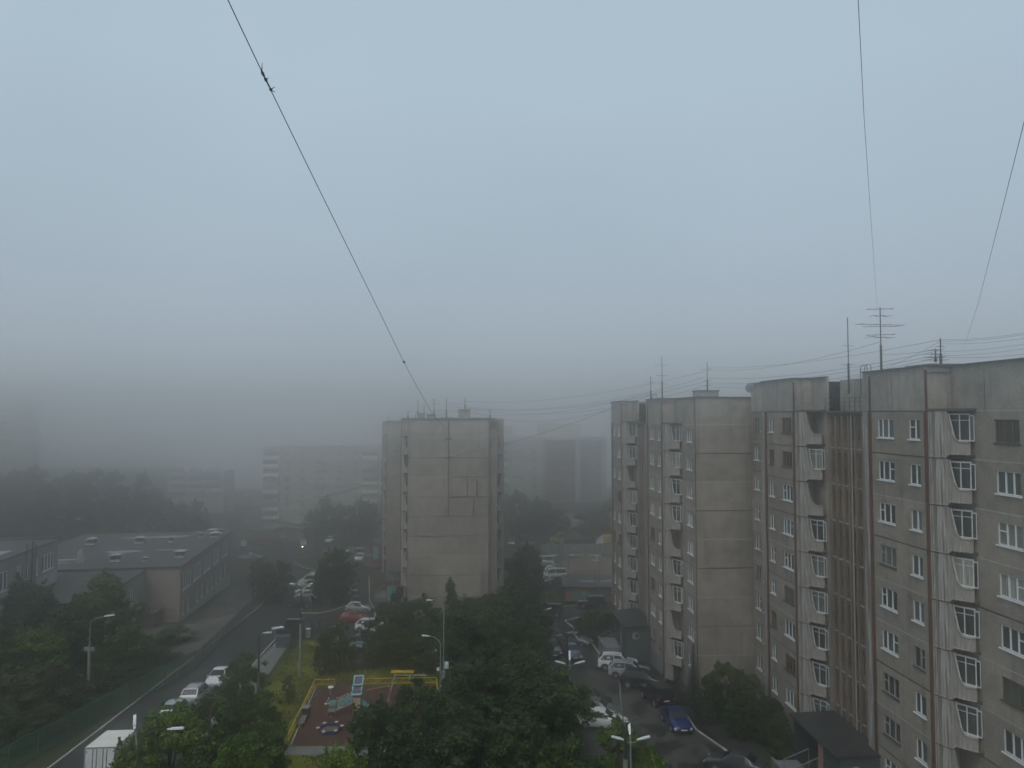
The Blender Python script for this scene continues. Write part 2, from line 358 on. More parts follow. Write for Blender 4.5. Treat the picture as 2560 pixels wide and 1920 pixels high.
# ------------------------------------------------------------------ panel apartment blocks
M['stairrib'] = concrete('pale brown stairwell rib', (0.185, 0.15, 0.122), (0.26, 0.215, 0.18), 0.5, (0.08, 0.06, 0.05))
def wall(mb, p0, p1, z0, z1, ops, mi=0, depth=0.14, rev=None):
    """vertical wall from p0 to p1 (outside on the left of that walk) with rectangular openings (u0,u1,z0,z1)"""
    p0, p1 = Vector((p0[0], p0[1], 0)), Vector((p1[0], p1[1], 0)); d = p1 - p0; L = d.length; d.normalize()
    inn = Vector((d.y, -d.x, 0)); rev = mi if rev is None else rev
    us = sorted({0.0, L, *[x for o in ops for x in o[:2]]}); zs = sorted({z0, z1, *[x for o in ops for x in o[2:4]]})
    P = lambda u, z, k=0.0: p0 + d * u + inn * k + Vector((0, 0, z))
    for i in range(len(us) - 1):
        j = 0
        while j < len(zs) - 1:
            def hole(j): return any(o[0] <= us[i] + 1e-5 and us[i + 1] <= o[1] + 1e-5 and o[2] <= zs[j] + 1e-5 and zs[j + 1] <= o[3] + 1e-5 for o in ops)
            if hole(j): j += 1; continue
            k = j
            while k + 1 < len(zs) - 1 and not hole(k + 1): k += 1
            mb.face([P(us[i], zs[j]), P(us[i], zs[k + 1]), P(us[i + 1], zs[k + 1]), P(us[i + 1], zs[j])], mi); j = k + 1
    for a, c, e, f in [o[:4] for o in ops]:
        mb.face([P(a, e), P(c, e), P(c, e, depth), P(a, e, depth)], rev); mb.face([P(a, f), P(a, f, depth), P(c, f, depth), P(c, f)], rev)
        mb.face([P(a, e), P(a, e, depth), P(a, f, depth), P(a, f)], rev); mb.face([P(c, e), P(c, f), P(c, f, depth), P(c, e, depth)], rev)
    return p0, d, inn
def wall_frame(p0, d, inn, u1, z):     # matrix of a window set in the opening that ends at u1: x along the wall, y inward
    x = -d; m = Matrix((( x.x, inn.x, 0, 0), (x.y, inn.y, 0, 0), (0, 0, 1, 0), (0, 0, 0, 1)))
    return Matrix.Translation(p0 + d * u1 + Vector((0, 0, z))) @ m
_wc = {}
def window_meshes(w, h, splits, transom, depth=0.14):
    key = (round(w, 2), round(h, 2), splits, transom)
    if key in _wc: return _wc[key]
    f = MB(); y0, y1 = depth - 0.07, depth - 0.005; t = 0.065 if h < 1.9 else 0.15
    f.box(0, t, y0, y1, 0, h); f.box(w - t, w, y0, y1, 0, h); f.box(t, w - t, y0, y1, 0, t); f.box(t, w - t, y0, y1, h - t, h)
    edges = [0] + [w * s for s in splits] + [w]
    for s in edges[1:-1]: f.box(s - t * .75, s + t * .75, y0 - 0.004, y1 - 0.004, t, h - t)
    if transom is not None:
        i, zf = transom; f.box(edges[i] + 0.05, edges[i + 1] - 0.05, y0 + 0.006, y1 - 0.008, h * zf - 0.03, h * zf + 0.03)
    p = MB(); p.face([(t * .5, depth - .03, t * .5), (w - t * .5, depth - .03, t * .5), (w - t * .5, depth - .03, h - t * .5), (t * .5, depth - .03, h - t * .5)])
    s = MB(); s.box(-0.06, w + 0.06, -0.09, y0, -0.07, 0.0)
    _wc[key] = (f.mesh('window', M['pvc']), p.mesh('pane', M['pane']), s.mesh('sill', M['pvc'])); return _wc[key]
def add_window(parent, fr, w, h, splits, transom=None, mat='pvc', name='window', sill=True):
    f, p, s = window_meshes(w, h, splits, transom)
    o = put(name, f, parent, fr, M[mat] if mat != 'pvc' else None)
    put('pane', p, o)
    if sill: put('sill', s, o, None, M['metalcap'] if mat != 'pvc' else None)
    if mat == 'oldwood': o['label'] = 'old brown wooden window frame'
    return o

BL = 3.0                                # length of a balcony panel
def balc_top(u):
    t = u / BL
    if t < 0.50: return 2.76
    if t < 0.63: return 2.76 - (2.76 - 1.42) * ((t - 0.50) / 0.13)
    if t < 0.80: return 1.42 - 0.40 * math.sin((t - 0.63) / 0.17 * math.pi / 2)
    return 1.02
def balc_bot(u):
    return 0.0 + 0.2 * ss((u / BL - 0.46) / 0.10)
def balcony_meshes(L):
    us = sorted({*np.linspace(0, 1, 15).tolist(), *np.linspace(.46, .56, 6).tolist(), *np.linspace(.5, .63, 6).tolist(), *np.linspace(.63, .80, 7).tolist()})
    b = MB(); n = len(us); bul = lambda t: 0.20 * math.sin(math.pi * min(1, t * 1.0)) ** 0.8
    k = L / BL
    for side, off in ((0, 0.0), (1, 0.11)):
        for t in us:
            u = t * BL
            b.v.append((t * L, -bul(t) + off, balc_bot(u))); b.v.append((t * L, -bul(t) + off, balc_top(u)))
    m = 2 * n
    for i in range(n - 1):
        a = 2 * i
        b.f += [(a, a + 2, a + 3, a + 1), (m + a, m + a + 1, m + a + 3, m + a + 2), (a + 1, a + 3, m + a + 3, m + a + 1), (a, m + a, m + a + 2, a + 2)]; b.m += [0, 0, 0, 0]
    b.f += [(0, 1, m + 1, m), (m - 2, m + m - 2, m + m - 1, m - 1)]; b.m += [0, 0]
    # raised rib along the cut and the rim
    rib = [(t * L, -bul(t) - 0.015, balc_top(t * BL) - 0.07) for t in us if t >= 0.49]
    b.tube(rib, 0.035, 4); rib = [(t * L, -bul(t) - 0.015, balc_bot(t * BL) + 0.05) for t in us]; b.tube(rib, 0.035, 4)
    panel = b.mesh('balcony', [M['balcony']], 50)
    g = MB(); z0, z1 = 1.05, 2.62; y = 0.16; x0, x1 = L * 0.5, L * 0.985
    for x in (x0 + 0.02, x0 + (x1 - x0) * 0.5, x1 - 0.04): g.box(x - 0.03, x + 0.03, y, y + 0.06, z0, z1)
    g.box(x0, x1, y - .005, y + 0.065, z1 - 0.07, z1 + .02); g.box(L * 0.6, x1 + .06, -0.08, y + 0.065, z0 - 0.035, z0 + 0.04); g.box(x0, x1, y + .005, y + 0.055, z1 - 0.40, z1 - 0.36)
    # frame bar that follows the slanted cut
    g.bar((L * 0.507, 0.05, 2.72), (L * 0.638, -0.03, 1.40), 0.055); g.bar((L * 0.638, -0.03, 1.40), (L * 0.69, -.05, 1.12), 0.05)
    glz = g.mesh('glazing_frame', M['balcpvc'])
    p = MB(); p.face([(x0, y + .03, z0), (x1, y + .03, z0), (x1, y + .03, z1), (x0, y + .03, z1)]); pane = p.mesh('pane', M['pane'])
    return panel, glz, pane
BALC = {}
def add_balcony(root, A, B, C, D, z, state, L):
    """A convex corner, B outer end, C wall behind B, D wall corner behind A"""
    key = round(L, 2)
    if key not in BALC: BALC[key] = balcony_meshes(L)
    panel, glz, pane = BALC[key]
    d = Vector((B[0] - A[0], B[1] - A[1], 0)).normalized(); inn = Vector((-d.y, d.x, 0))
    fr = Matrix(((d.x, inn.x, 0, A[0]), (d.y, inn.y, 0, A[1]), (0, 0, 1, z), (0, 0, 0, 1)))
    o = put('balcony', panel, root, fr)
    inv = fr.inverted()
    s = MB(); pl = [(inv @ Vector((p[0], p[1], z)))[:2] for p in (A, B, C, D)]
    pl = [(pl[0][0] + .05, pl[0][1] + .115), (pl[1][0], -.05), (pl[2][0], pl[2][1] - .01), (pl[3][0] + .01, pl[3][1])]
    s.prism(pl, 0.14, 0.26); s.build('slab', M['slab'], o)
    if state != 'open':
        q = put('glazing_frame', glz, o, None, M[state] if state != 'pvc' else None)
        put('pane', pane, o)
        e = MB(); c2 = inv @ Vector((C[0], C[1], z)); b2 = inv @ Vector((B[0], B[1], z))
        # short glazed return to the wall
        e.bar((c2.x - .02, c2.y - .06, 1.05), (c2.x - .02, c2.y - .06, 2.5), .04)
        e.bar((L * .985, .19, 1.05), (c2.x - .02, c2.y - .06, 1.05), .08); e.bar((L * .985, .19, 2.5), (c2.x - .02, c2.y - .06, 2.5), .07)
        e.build('glazing_frame', M[state if state != 'pvc' else 'balcpvc'], o)
        e = MB(); e.face([(L * .985, .19, 1.05), (c2.x - .02, c2.y - .06, 1.05), (c2.x - .02, c2.y - .06, 2.5), (L * .985, .19, 2.5)]); e.build('pane', M['pane'], o)
    return o

def make_block(label, O, rz, zroot, seed, group, states, end_cracks=False, detail=True, right_col=False, porch_mat='porchwall', huts=()):
    rnd = random.Random(seed)
    root = thing('apartment_block', label, 'apartment block', (O[0], O[1], zroot), rz, group)
    H0, FL, NF, RF = 1.2, 2.8, 9, 29.1
    JT = H0 + FL * NF
    zb = -4.0
    A2, A1 = (0, 0), (-1.13, 15.3); L1, L2 = 2.36, 2.40
    B2, B1 = (1.25, -2.00), (0.12, 13.25)
    path = [(1.55, -6.45), (1.55, 0), (0, 0), (0, 7.0), (0.6, 7.0), (0.6, 12.9), (0.42, 12.9), (0.42, 15.3), (-1.13, 15.3), (-1.13, 21.7), (-0.2, 21.7), (-0.2, 26.5), (14.4, 26.5), (14.4, -5.2), (13.1, -5.2), (13.1, -6.45)]
    wm = [M['wall'], M['seam'], M['tar'], M['attic'], M['endwall'], M['plinth'], M['stairwall']]
    wb, at_, pb, sb = MB(), MB(), MB(), MB()
    wins = []
    def cols(seg):
        # (u0, u1, split, transom, kind) along each wall run, u measured from the run's start
        return {0: [(1.05, 2.88, (0.36, 0.68), None)],
                2: [(0.69, 1.81, (0.56,), (1, .6)), (3.42, 5.26, (0.30, 0.66), None)],
                8: [(0.5, 2.35, (0.33, 0.66), None), (3.96, 5.0, (0.5,), None)],
                10: [(1.1, 2.4, (0.5,), None), (3.0, 4.2, (.5,), None)]}.get(seg, [])
    for i in range(len(path)):
        p0, p1 = path[i], path[(i + 1) % len(path)]
        L = math.hypot(p1[0] - p0[0], p1[1] - p0[1])
        if i == 4:                               # stairwell: narrow slits between ribs
            ops = []
            for k in range(NF):
                for c in range(6):
                    u = 0.32 + c * 0.93; ops.append((u, u + 0.42, H0 + FL * k + 0.75 + (1.1 if k == 0 else 0), H0 + FL * k + 2.45))
            ops = [o for o in ops if not (o[2] < H0 + 3)]
            fr = wall(sb, p0, p1, -0.5, JT - 0.1, ops, 0, 0.16)
            w_ = window_meshes(0.42, 1.7, (), None, 0.16)
            for o in ops:
                sw = put('stair_window', w_[0], root, wall_frame(*fr, o[1], o[2]), M['oldwood'])
                put('pane', w_[1], sw, None, M['darkpane'])
            for c in range(7):
                u = 0.03 + c * 0.93; sb.box(p0[0] - 0.16, p0[0] + 0.02, p0[1] + u, p0[1] + u + 0.17, 0.5, JT - 0.3, 2)
            for k in range(1, NF): sb.box(p0[0] - 0.04, p0[0] + 0.02, p0[1] + .01, p1[1] - .01, H0 + FL * k - 0.02, H0 + FL * k + 0.08, 1)
            sb.box(p0[0] - 0.35, p0[0] + 0.4, p0[1] + .01, p1[1] - .01, JT - 0.12, JT + 0.02)
            wall(at_, (p0[0] + .9, p0[1]), (p1[0] + .9, p1[1]), JT, RF - .25, [], 0)
            continue
        ops = []
        for k in range(NF):
            z = H0 + FL * k
            for (u0, u1, sp, tr) in cols(i):
                if i == 0 or True: ops.append((u0, u1, z + 1.02, z + 2.3, sp, tr))
        big = i in (12, 15) or (i in (11, 13, 14))
        fr = wall(wb, p0, p1, H0, JT, ops, 4 if big else 0)
        wall(at_, p0, p1, JT, RF, [], 0)
        sh = 0.05
        wall(pb, p0, p1, zb, H0, [], 0)
        d, inn = fr[1], fr[2]
        # horizontal joints
        if i in (0, 2, 8, 10, 15, 14, 11, 12):
            for k in range(1, NF + 1):
                z = H0 + FL * k; mi = 1 if rnd.random() < 0.6 else 2
                if i == 15: mi = 2 if (k in (2,)) or (end_cracks and k in (5, 6)) else (1 if k % 2 else 2)
                t = 0.05 if not (i == 15 and mi == 2) else 0.06
                a, c = Vector((*p0, 0)) + d * 0.02, Vector((*p1, 0)) - d * 0.02
                q = inn * -0.004
                wb.face([a + q + Vector((0, 0, z - t)), a + q + Vector((0, 0, z + t * rnd.uniform(.2, .8))), c + q + Vector((0, 0, z + t * rnd.uniform(.2, .8))), c + q + Vector((0, 0, z - t))], mi)
        if i in (2, 8, 0):                        # upright joints between attic panels
            for u in ([L * .5] if i else [L * .55]):
                a = Vector((*p0, 0)) + d * u - inn * .004
                at_.face([a + Vector((0, 0, JT + .05)), a + Vector((0, 0, RF - .1)), a + d * .05 + Vector((0, 0, RF - .1)), a + d * .05 + Vector((0, 0, JT + .05))], 1)
        for n_, (u0, u1, za, zt, sp, tr) in enumerate(ops):
            r = rnd.random()
            mat = 'pvc' if r < 0.80 else ('oldwood' if r < 0.92 else 'greywood')
            if rnd.random() < .25: sp = (.28, .64) if len(sp) == 2 else (.45,)
            tr2 = rnd.choice([None, None, (0, .6), (len(sp), .6)])
            add_window(root, wall_frame(*fr, u1, za), u1 - u0, zt - za, sp, tr2, mat)
    wb.build('wall', wm, root); at_.build('attic_wall', [M['attic'], M['tar']], root); pb.build('plinth', [M['plinth']], root); sb.build('stairwell_wall', [M['stairwall'], M['seam'], M['stairrib']], root)
    f = MB(); f.tube([(.40, 9.35, .5), (.40, 9.35, JT - .2)], .05, 6); f.build('downpipe', M['kerb'], root)
    # pale fins and rusty joint covers beside the stairwell and at the balcony corners
    f = MB(); f.box(-.05, .0, 6.25, 7.04, H0, JT - .02); f.build('stair_fin', M['balcony'], root)
    f = MB(); f.box(-1.18, -1.13, 20.95, 21.74, H0, JT - .02); f.build('stair_fin', M['balcony'], root)
    for (x, y, zt) in ((-.09, 6.02, RF - .3), (-.06, -.04, RF - .2), (-1.22, 20.72, JT), (-1.19, 15.26, RF - .3)):
        f = MB(); f.box(x - .02, x + .14, y - .04, y + .20, -.5, JT if y < 20 else zt); f.box(x + .02, x + .12, y, y + .12, JT, zt) if zt > JT else None
        f.build('joint_cover', M['rust'], root)
    f = MB(); f.box(1.50, 1.56, -6.5, -6.38, -.5, RF - .1); f.build('joint_cover', M['rust'], root)
    # parapet cap and roof
    f = MB(); f.face([(p[0], p[1], RF - .35) for p in [(1.55, -6.45), (1.55, -.1), (.0, -.1), (0, 7), (1.5, 7), (1.5, 12.9), (.42, 12.9), (.42, 15.3), (-1.13, 15.3), (-1.13, 21.7), (-.2, 21.7), (-.2, 26.5), (14.4, 26.5), (14.4, -6.45)]])
    f.build('roof', M['roof'], root)
    f = MB()
    cap = [(1.55, -6.45), (1.55, 0), (0, 0), (0, 7.0)]; cap2 = [(0.42, 12.9), (0.42, 15.3), (-1.13, 15.3), (-1.13, 21.7), (-.2, 21.7), (-.2, 26.5), (14.4, 26.5), (14.4, -5.2), (13.1, -5.2), (13.1, -6.45), (1.55, -6.45)]
    for c in (cap, cap2):
        for a, e in zip(c[:-1], c[1:]): f.bar((*a, RF + .03), (*e, RF + .03), .34, .06)
    f.build('parapet_cap', M['metalcap'], root)
    # balconies
    for k in range(NF):
        z = H0 + FL * k
        s2, s1 = states[0][NF - 1 - k], states[1][NF - 1 - k]
        m = {'w': 'pvc', 'b': 'oldwood', 'o': 'open', 'g': 'greywood'}
        add_balcony(root, A2, B2, (1.55, -2.02), (1.545, -.02), z, m[s2], L1)
        add_balcony(root, A1, B1, (.42, 13.27), (.41, 15.27), z, m[s1], L2)
    for (A, B, C, D) in ((A2, B2, (1.55, -2.02), (1.545, -.02)), (A1, B1, (.42, 13.27), (.41, 15.27))):
        f = MB(); f.prism([(A[0] - .1, A[1] - .02), (B[0] - .16, B[1] - .16), (C[0] - .003, C[1] - .16), (D[0] - .003, D[1])], JT - .02, JT + .13); f.build('balcony_roof', M['slab'], root)
        f = MB(); f.prism([(A[0] - .02, A[1] - .02), (A[0] + (B[0] - A[0]) * .5, A[1] + (B[1] - A[1]) * .5 - .05), (D[0] - .003, D[1])], zb, H0 + .12); f.build('balcony_base', M['balcony'], root)
    # rooftop stair house, railing over the stairwell, vent shafts
    for (hx, hy, hw, hd, hh) in huts:
        f = MB(); f.box(hx, hx + hw, hy, hy + hd, RF - .35, RF + hh); f.box(hx - .1, hx + hw + .1, hy - .1, hy + hd + .1, RF + hh, RF + hh + .1, 1); f.build('roof_hut' if hh > .5 else 'vent_shaft', [M['attic'], M['metalcap']], root)
    if detail:
        f = MB()
        for k in range(9): f.bar((.25, 7.1 + k * .72, JT + .02), (.25, 7.1 + k * .72, JT + 1.0), .03)
        for z in (.35, .68, 1.0): f.bar((.25, 7.1, JT + z), (.25, 12.86, JT + z), .03)
        f.build('stairwell_railing', M['iron'], root)
        f = MB()
        for yy in (9.2, 9.75):
            f.tube([(1.42, yy, RF - 1.6), (1.42, yy, RF + .55), (1.6, yy, RF + .75), (1.9, yy, RF + .7), (1.95, yy, RF - .2)], .025, 5)
        for k in range(6): f.bar((1.42, 9.2, RF - 1.5 + k * .35), (1.42, 9.75, RF - 1.5 + k * .35), .02)
        f.build('roof_ladder', M['iron'], root)
    # entrance porch
    pz = 3.15
    f = MB(); f.prism([(-3.1, 12.85), (.58, 12.85), (.58, 7.02), (-.07, 7.02), (-.07, 5.6), (-3.1, 5.6)], lambda x, y: pz + .1 + x * .03, lambda x, y: pz + .26 + x * .03); f.build('porch_roof', M['porch'], root)
    f = MB()
    f.box(-2.8, -.06, 5.72, 5.9, -1.8, 1.9); f.box(-2.8, -2.0, 5.72, 5.9, 1.9, 2.6); f.box(-1.4, -.06, 5.72, 5.9, 1.9, 2.6); f.box(-2.8, -.06, 5.72, 5.9, 2.6, pz + .05)
    f.box(-2.8, -2.62, 5.9, 8.0, -1.8, pz)
    porch = f.build('porch_wall', [M[porch_mat]], root)
    f = MB(); f.box(-2.8, .4, 12.5, 12.68, -2.2, pz, 0); f.build('porch_side_wall', [M[porch_mat]], root)
    if porch_mat != 'porchwall': f = MB(); f.box(-2.6, -1.3, 5.66, 5.70, .2, 2.5); f.build('door_panel', M['turqdoor'], porch)
    f = MB()                                      # round porthole
    for k in range(20):
        a0, a1 = 2 * math.pi * k / 20, 2 * math.pi * (k + 1) / 20
        f.tube([(-1.7 + .36 * math.cos(a0), 5.69, 2.25 + .36 * math.sin(a0)), (-1.7 + .36 * math.cos(a1), 5.69, 2.25 + .36 * math.sin(a1))], .045, 5)
    f.build('porthole', M['kerb'], porch)
    f = MB(); f.box(-2.0, -1.68, 5.74, 5.88, 1.9, 2.6); f.box(-2.83, -2.60, 8.0, 8.7, 0, pz - .1); f.build('pillar', M['pink'], root)
    f = MB(); f.prism([(-4.9, 8.3), (-2.85, 8.3), (-2.85, 12.0), (-4.9, 12.0)], zb, lambda x, y: .2); f.box(-4.9, -4.7, 8.3, 12.0, .2, .45); f.build('entrance_steps', M['plinth'], root)
    f = MB()
    for s_ in (0, 1): f.bar((-4.8, 8.5 + s_ * 1.4, 1.25), (-2.95, 8.5 + s_ * 1.4, 1.95), .05); f.bar((-4.8, 8.5 + s_ * 1.4, .6), (-4.8, 8.5 + s_ * 1.4, 1.25), .05); f.bar((-2.95, 8.5 + s_ * 1.4, .6), (-2.95, 8.5 + s_ * 1.4, 1.95), .05)
    f.build('handrail', M['galv'], root)
    if end_cracks:
        f = MB(); e0 = 1.55; y = -6.456
        def line(x0, z0, x1, z1, w=.05):
            w *= 1.9
            if abs(x1 - x0) > abs(z1 - z0): f.box(e0 + x0, e0 + x1, y, y + .02, min(z0, z1) - w / 2, max(z0, z1) + w / 2)
            else: f.box(e0 + min(x0, x1) - w / 2, e0 + max(x0, x1) + w / 2, y - .002, y + .018, z1, z0)
        Z = lambda py: RF - (py - 297) / 168 * 2.8
        U = lambda px: (px - 1455) / 690 * 11.5
        line(U(1803), Z(300), U(1803), Z(1138), .10)
        line(U(1830), Z(797), U(2140), Z(797), .06); line(U(1803), Z(968), U(2140), Z(968), .08)
        line(U(1965), Z(797), U(1965), Z(968), .09); line(U(2052), Z(825), U(2048), Z(968), .09); line(U(1942), Z(822), U(2050), Z(822), .05); line(U(2018), Z(968), U(2022), Z(1130), .08)
        for py in (465, 632): line(U(1775), Z(py), U(1830), Z(py), .16)
        line(U(1580), Z(1307), U(1750), Z(1307), .05)
        f.build('tar_seam', M['tar'], root)
    if right_col:
        for k in range(NF):
            z = H0 + FL * k
            o = put('balcony', BALC[2.4][0], root, Matrix(((-.53, -.85, 0, 15.6), (-.85, .53, 0, -1.2), (0, 0, 1, z), (0, 0, 0, 1))))
            if k not in (8, 6, 3): put('glazing_frame', BALC[2.4][1], o); put('pane', BALC[2.4][2], o)
        f = MB(); f.box(14.4, 15.55, -1.15, 3, H0, RF); f.build('side_bay', M['attic'], root)
    return root
RZ = R(3.5)
M['redbrick'] = plain('dark red porch paint', (0.15, 0.045, 0.04), .8, var=.3); M['turqdoor'] = plain('turquoise door paint', (0.10, 0.32, 0.34), .6)
make_block('nearest grey nine storey panel block with peeling balconies and rusty joint strips', (25.05, 43.55), RZ, 0.8, 3, 'nine storey panel blocks in a row', ('wwwwwwwow', 'owowwwwww'), huts=[(1.7, 2.0, 2.2, 2.5, .2)])
make_block('grey panel block with blank end wall standing between the nearest block and the graffiti garages', (16.09, 77.3), RZ, -0.45, 11, 'nine storey panel blocks in a row', ('wwwwowwow', 'wwowwwwww'), huts=[(3.7, -1.2, 2.1, 2.2, .78)])
make_block('panel block with tar seams on its blank end wall, behind the parked cars and trees', (-16.86, 110.05), RZ, -2.85, 21, 'nine storey panel blocks in a row', ('wogwwwwww', 'wwgwwwwww'), end_cracks=True, right_col=True, huts=[(8.7, -3.2, 1.75, 2, 1.35), (4.1, -4.2, 1.2, 1.2, .6)], porch_mat='redbrick')
make_block('foggy panel block mostly hidden behind the block with tar seams', (-26.6, 148.4), RZ, -3.8, 31, 'nine storey panel blocks in a row', ('wwowwwwwb', 'wwwwwwwww'), detail=False, porch_mat='redbrick')

# ------------------------------------------------------------------ far panel buildings in the fog
def far_block(label, x0, x1, y, ztop, nfl, modules, group, depth=12, mat='farwall', tall=None):
    root = thing('apartment_block', label, 'apartment block', (x0, y, 0), 0, group)
    L = x1 - x0; FL = 2.8; z1 = ztop - 1.6; z0 = z1 - FL * nfl
    b = MB(); ops = []; bal = []
    u = 0.0; i = 0
    while u < L - 1.0:
        kind, w_ = modules[i % len(modules)]; i += 1
        if u + w_ > L: break
        for k in range(nfl):
            z = z0 + FL * k; c = L - (u + w_ / 2)
            if kind == 'w': ops.append((c - .7, c + .7, z + .95, z + 2.3, 'w'))
            elif kind == 's': ops.append((c - 1.9, c + 1.9, z + 1.3, z + 1.95, 's'))
            elif kind == 'B': bal.append((u + w_ / 2, z, k))
        u += w_
    fr = wall(b, (L, 0), (0, 0), z0 - 14, ztop, [o[:4] for o in ops], 0)     # front faces the camera
    wall(b, (L, depth), (L, 0), z0 - 14, ztop, [], 0); wall(b, (0, 0), (0, depth), z0 - 14, ztop, [], 0); wall(b, (0, depth), (L, depth), z0 - 14, ztop, [], 0)
    b.face([(0, 0, ztop), (L, 0, ztop), (L, depth, ztop), (0, depth, ztop)])
    for k in range(1, nfl + 1): b.face([(.1, -.01, z0 + FL * k - .06), (L - .1, -.01, z0 + FL * k - .06), (L - .1, -.01, z0 + FL * k + .04), (.1, -.01, z0 + FL * k + .04)], 1)
    b.build('wall', [M[mat], M['tar'], M['seam']], root)
    rnd = random.Random(len(label))
    for (u0, u1, za, zt, kd) in ops:
        add_window(root, wall_frame(*fr, u1, za), u1 - u0, zt - za, (.5,) if kd == 'w' else (.72,), None, 'pvc' if rnd.random() < .7 else 'greywood', name='window' if kd == 'w' else 'stair_window')
    pm = MB(); pm.box(-2.6, 2.6, -1.25, -1.17, .12, 1.15); pm.box(-2.6, 2.6, -1.17, 0, 0, .12); pm.box(-2.6, -2.5, -1.17, 0, .12, 2.6); pm.box(2.5, 2.6, -1.17, 0, .12, 2.6); pm.box(-.06, .06, -1.17, 0, .12, 2.6)
    gm = MB()
    for x in (-2.55, -1.3, 0, 1.3, 2.55): gm.box(x - .06, x + .06, -1.22, -1.14, 1.15, 2.55)
    gm.box(-2.6, 2.6, -1.23, -1.13, 2.5, 2.62)
    gp_ = MB(); gp_.face([(-2.5, -1.18, 1.15), (2.5, -1.18, 1.15), (2.5, -1.18, 2.5), (-2.5, -1.18, 2.5)])
    me, mg, mp = pm.mesh('balcony', M['farbalc']), gm.mesh('glazing_frame', M['pvc']), gp_.mesh('pane', M['pane'])
    for (x, z, k) in bal:
        white = rnd.random() < .5
        o = put('balcony', me, root, Matrix.Translation((x, 0, z)), M['pvc'] if white else None)
        if rnd.random() < .65: put('glazing_frame', mg, o); put('pane', mp, o)
    if tall:
        f = MB(); f.box(tall[0], tall[1], .5, depth, ztop, tall[2]); f.build('roof_tower', M[mat], root)
    return root
M['farwall'] = concrete('fog paled grey green concrete', (0.42, 0.425, 0.415), (0.50, 0.505, 0.49), 0.2)  # lightened towards the fog, so haze is mixed into the wall colour
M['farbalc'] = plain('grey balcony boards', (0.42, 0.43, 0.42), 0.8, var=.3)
M['brickdark'] = plain('dark red brown brick', (0.15, 0.115, 0.108), 0.9, var=.25)
M['blueglass'] = plain('blue grey stair glass', (0.15, 0.22, 0.24), 0.25, var=.2, scale=.6)
mods = [('B', 6), ('w', 4), ('w', 6), ('s', 6), ('w', 6), ('w', 4.5), ('B', 6), ('B', 5.6), ('w', 5), ('w', 5), ('s', 7), ('w', 5)]
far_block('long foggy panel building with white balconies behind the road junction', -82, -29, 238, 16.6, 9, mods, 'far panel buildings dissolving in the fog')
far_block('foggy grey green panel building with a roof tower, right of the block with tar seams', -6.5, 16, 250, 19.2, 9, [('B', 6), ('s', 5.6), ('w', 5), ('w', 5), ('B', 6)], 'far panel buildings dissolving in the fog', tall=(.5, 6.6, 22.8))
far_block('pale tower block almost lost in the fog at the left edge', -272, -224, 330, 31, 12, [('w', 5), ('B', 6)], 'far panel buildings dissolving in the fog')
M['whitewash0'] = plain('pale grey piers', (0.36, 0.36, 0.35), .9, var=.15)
# unfinished frame building with glazed stair shafts
root = thing('frame_building', 'dark unfinished tall building with pale piers and a blue glass strip', 'building', (10.4, 224, 0))
zt = 27 - 56 / F * 224; z0 = -11
f = MB(); f.box(0, 18.6, .4, 14, z0, zt - .3); f.build('wall', M['brickdark'], root)
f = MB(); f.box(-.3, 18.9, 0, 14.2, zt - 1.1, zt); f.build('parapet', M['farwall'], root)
for x0, x1 in ((-.2, .25), (9.2, 10.9), (17.2, 18.8)):
    f = MB(); f.box(x0, x1, -.25, .39, z0, zt - 1.12); f.build('pier', M['whitewash0'], root)
f = MB(); f.box(10.95, 17.15, .1, .38, z0 + 4, zt - 1.15); g = f.build('stair_glazing', M['blueglass'], root)
f = MB()
for x in (12.9, 15.2): f.box(x - .08, x + .08, .0, .09, z0 + 4, zt - 1.2)
for k in range(9): f.box(10.95, 17.15, .02, .095, z0 + 5 + k * 3.1, z0 + 5.2 + k * 3.1)
f.build('glazing_frame', M['farbalc'], g)
for k in range(8):
    f = MB(); f.box(.3, 9.15, .2, .41, z0 + 4 + k * 3.4, z0 + 4.25 + k * 3.4); f.build('floor_band', M['farwall'], root)
f = MB(); f.box(-2, 11.5, 4, 13, zt, zt + 3.9); f.box(1, 4, 5, 9, zt + 3.9, zt + 4.5); f.build('roof_storey', M['farbalc'], root)
# low white buildings far right and far left
root = thing('white_shed', 'low white building with snow pale sloping roof in front of the unfinished building', 'shed', (13.0, 208, 0))
f = MB(); f.box(0, 14.5, 0, 8, -12, -1.2); f.build('wall', M['farbalc'], root)
f = MB(); f.prism([(-.4, -.6), (15, -.6), (15, 8.6), (-.4, 8.6)], lambda x, y: -1.2 + (y + .6) * .12 + max(0, x - 6) * .12, lambda x, y: -.95 + (y + .6) * .12 + max(0, x - 6) * .12); f.build('roof', M['roof'], root)
for x in (2, 5.5, 9, 12): add_window(root, Matrix.Translation((x, -.142, -3.6)), 1.5, 1.4, (.5,))
root = thing('low_building', 'low building with pale glazed balconies among trees on the foggy hillside', 'building', (-122, 256, 0))
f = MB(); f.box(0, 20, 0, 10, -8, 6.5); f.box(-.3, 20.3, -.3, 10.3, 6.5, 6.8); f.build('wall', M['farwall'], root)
for k in range(3):
    for x in (1.2, 7.6, 13.6):
        f = MB(); f.box(x, x + 5, -1.1, -.01, -.6 + k * 2.8, .4 + k * 2.8); o = f.build('balcony', M['farbalc'], root)
        for j in range(3): add_window(root, Matrix.Translation((x + .15 + j * 1.6, -.142, .75 + k * 2.8)), 1.4, 1.4, (.5,), sill=False)

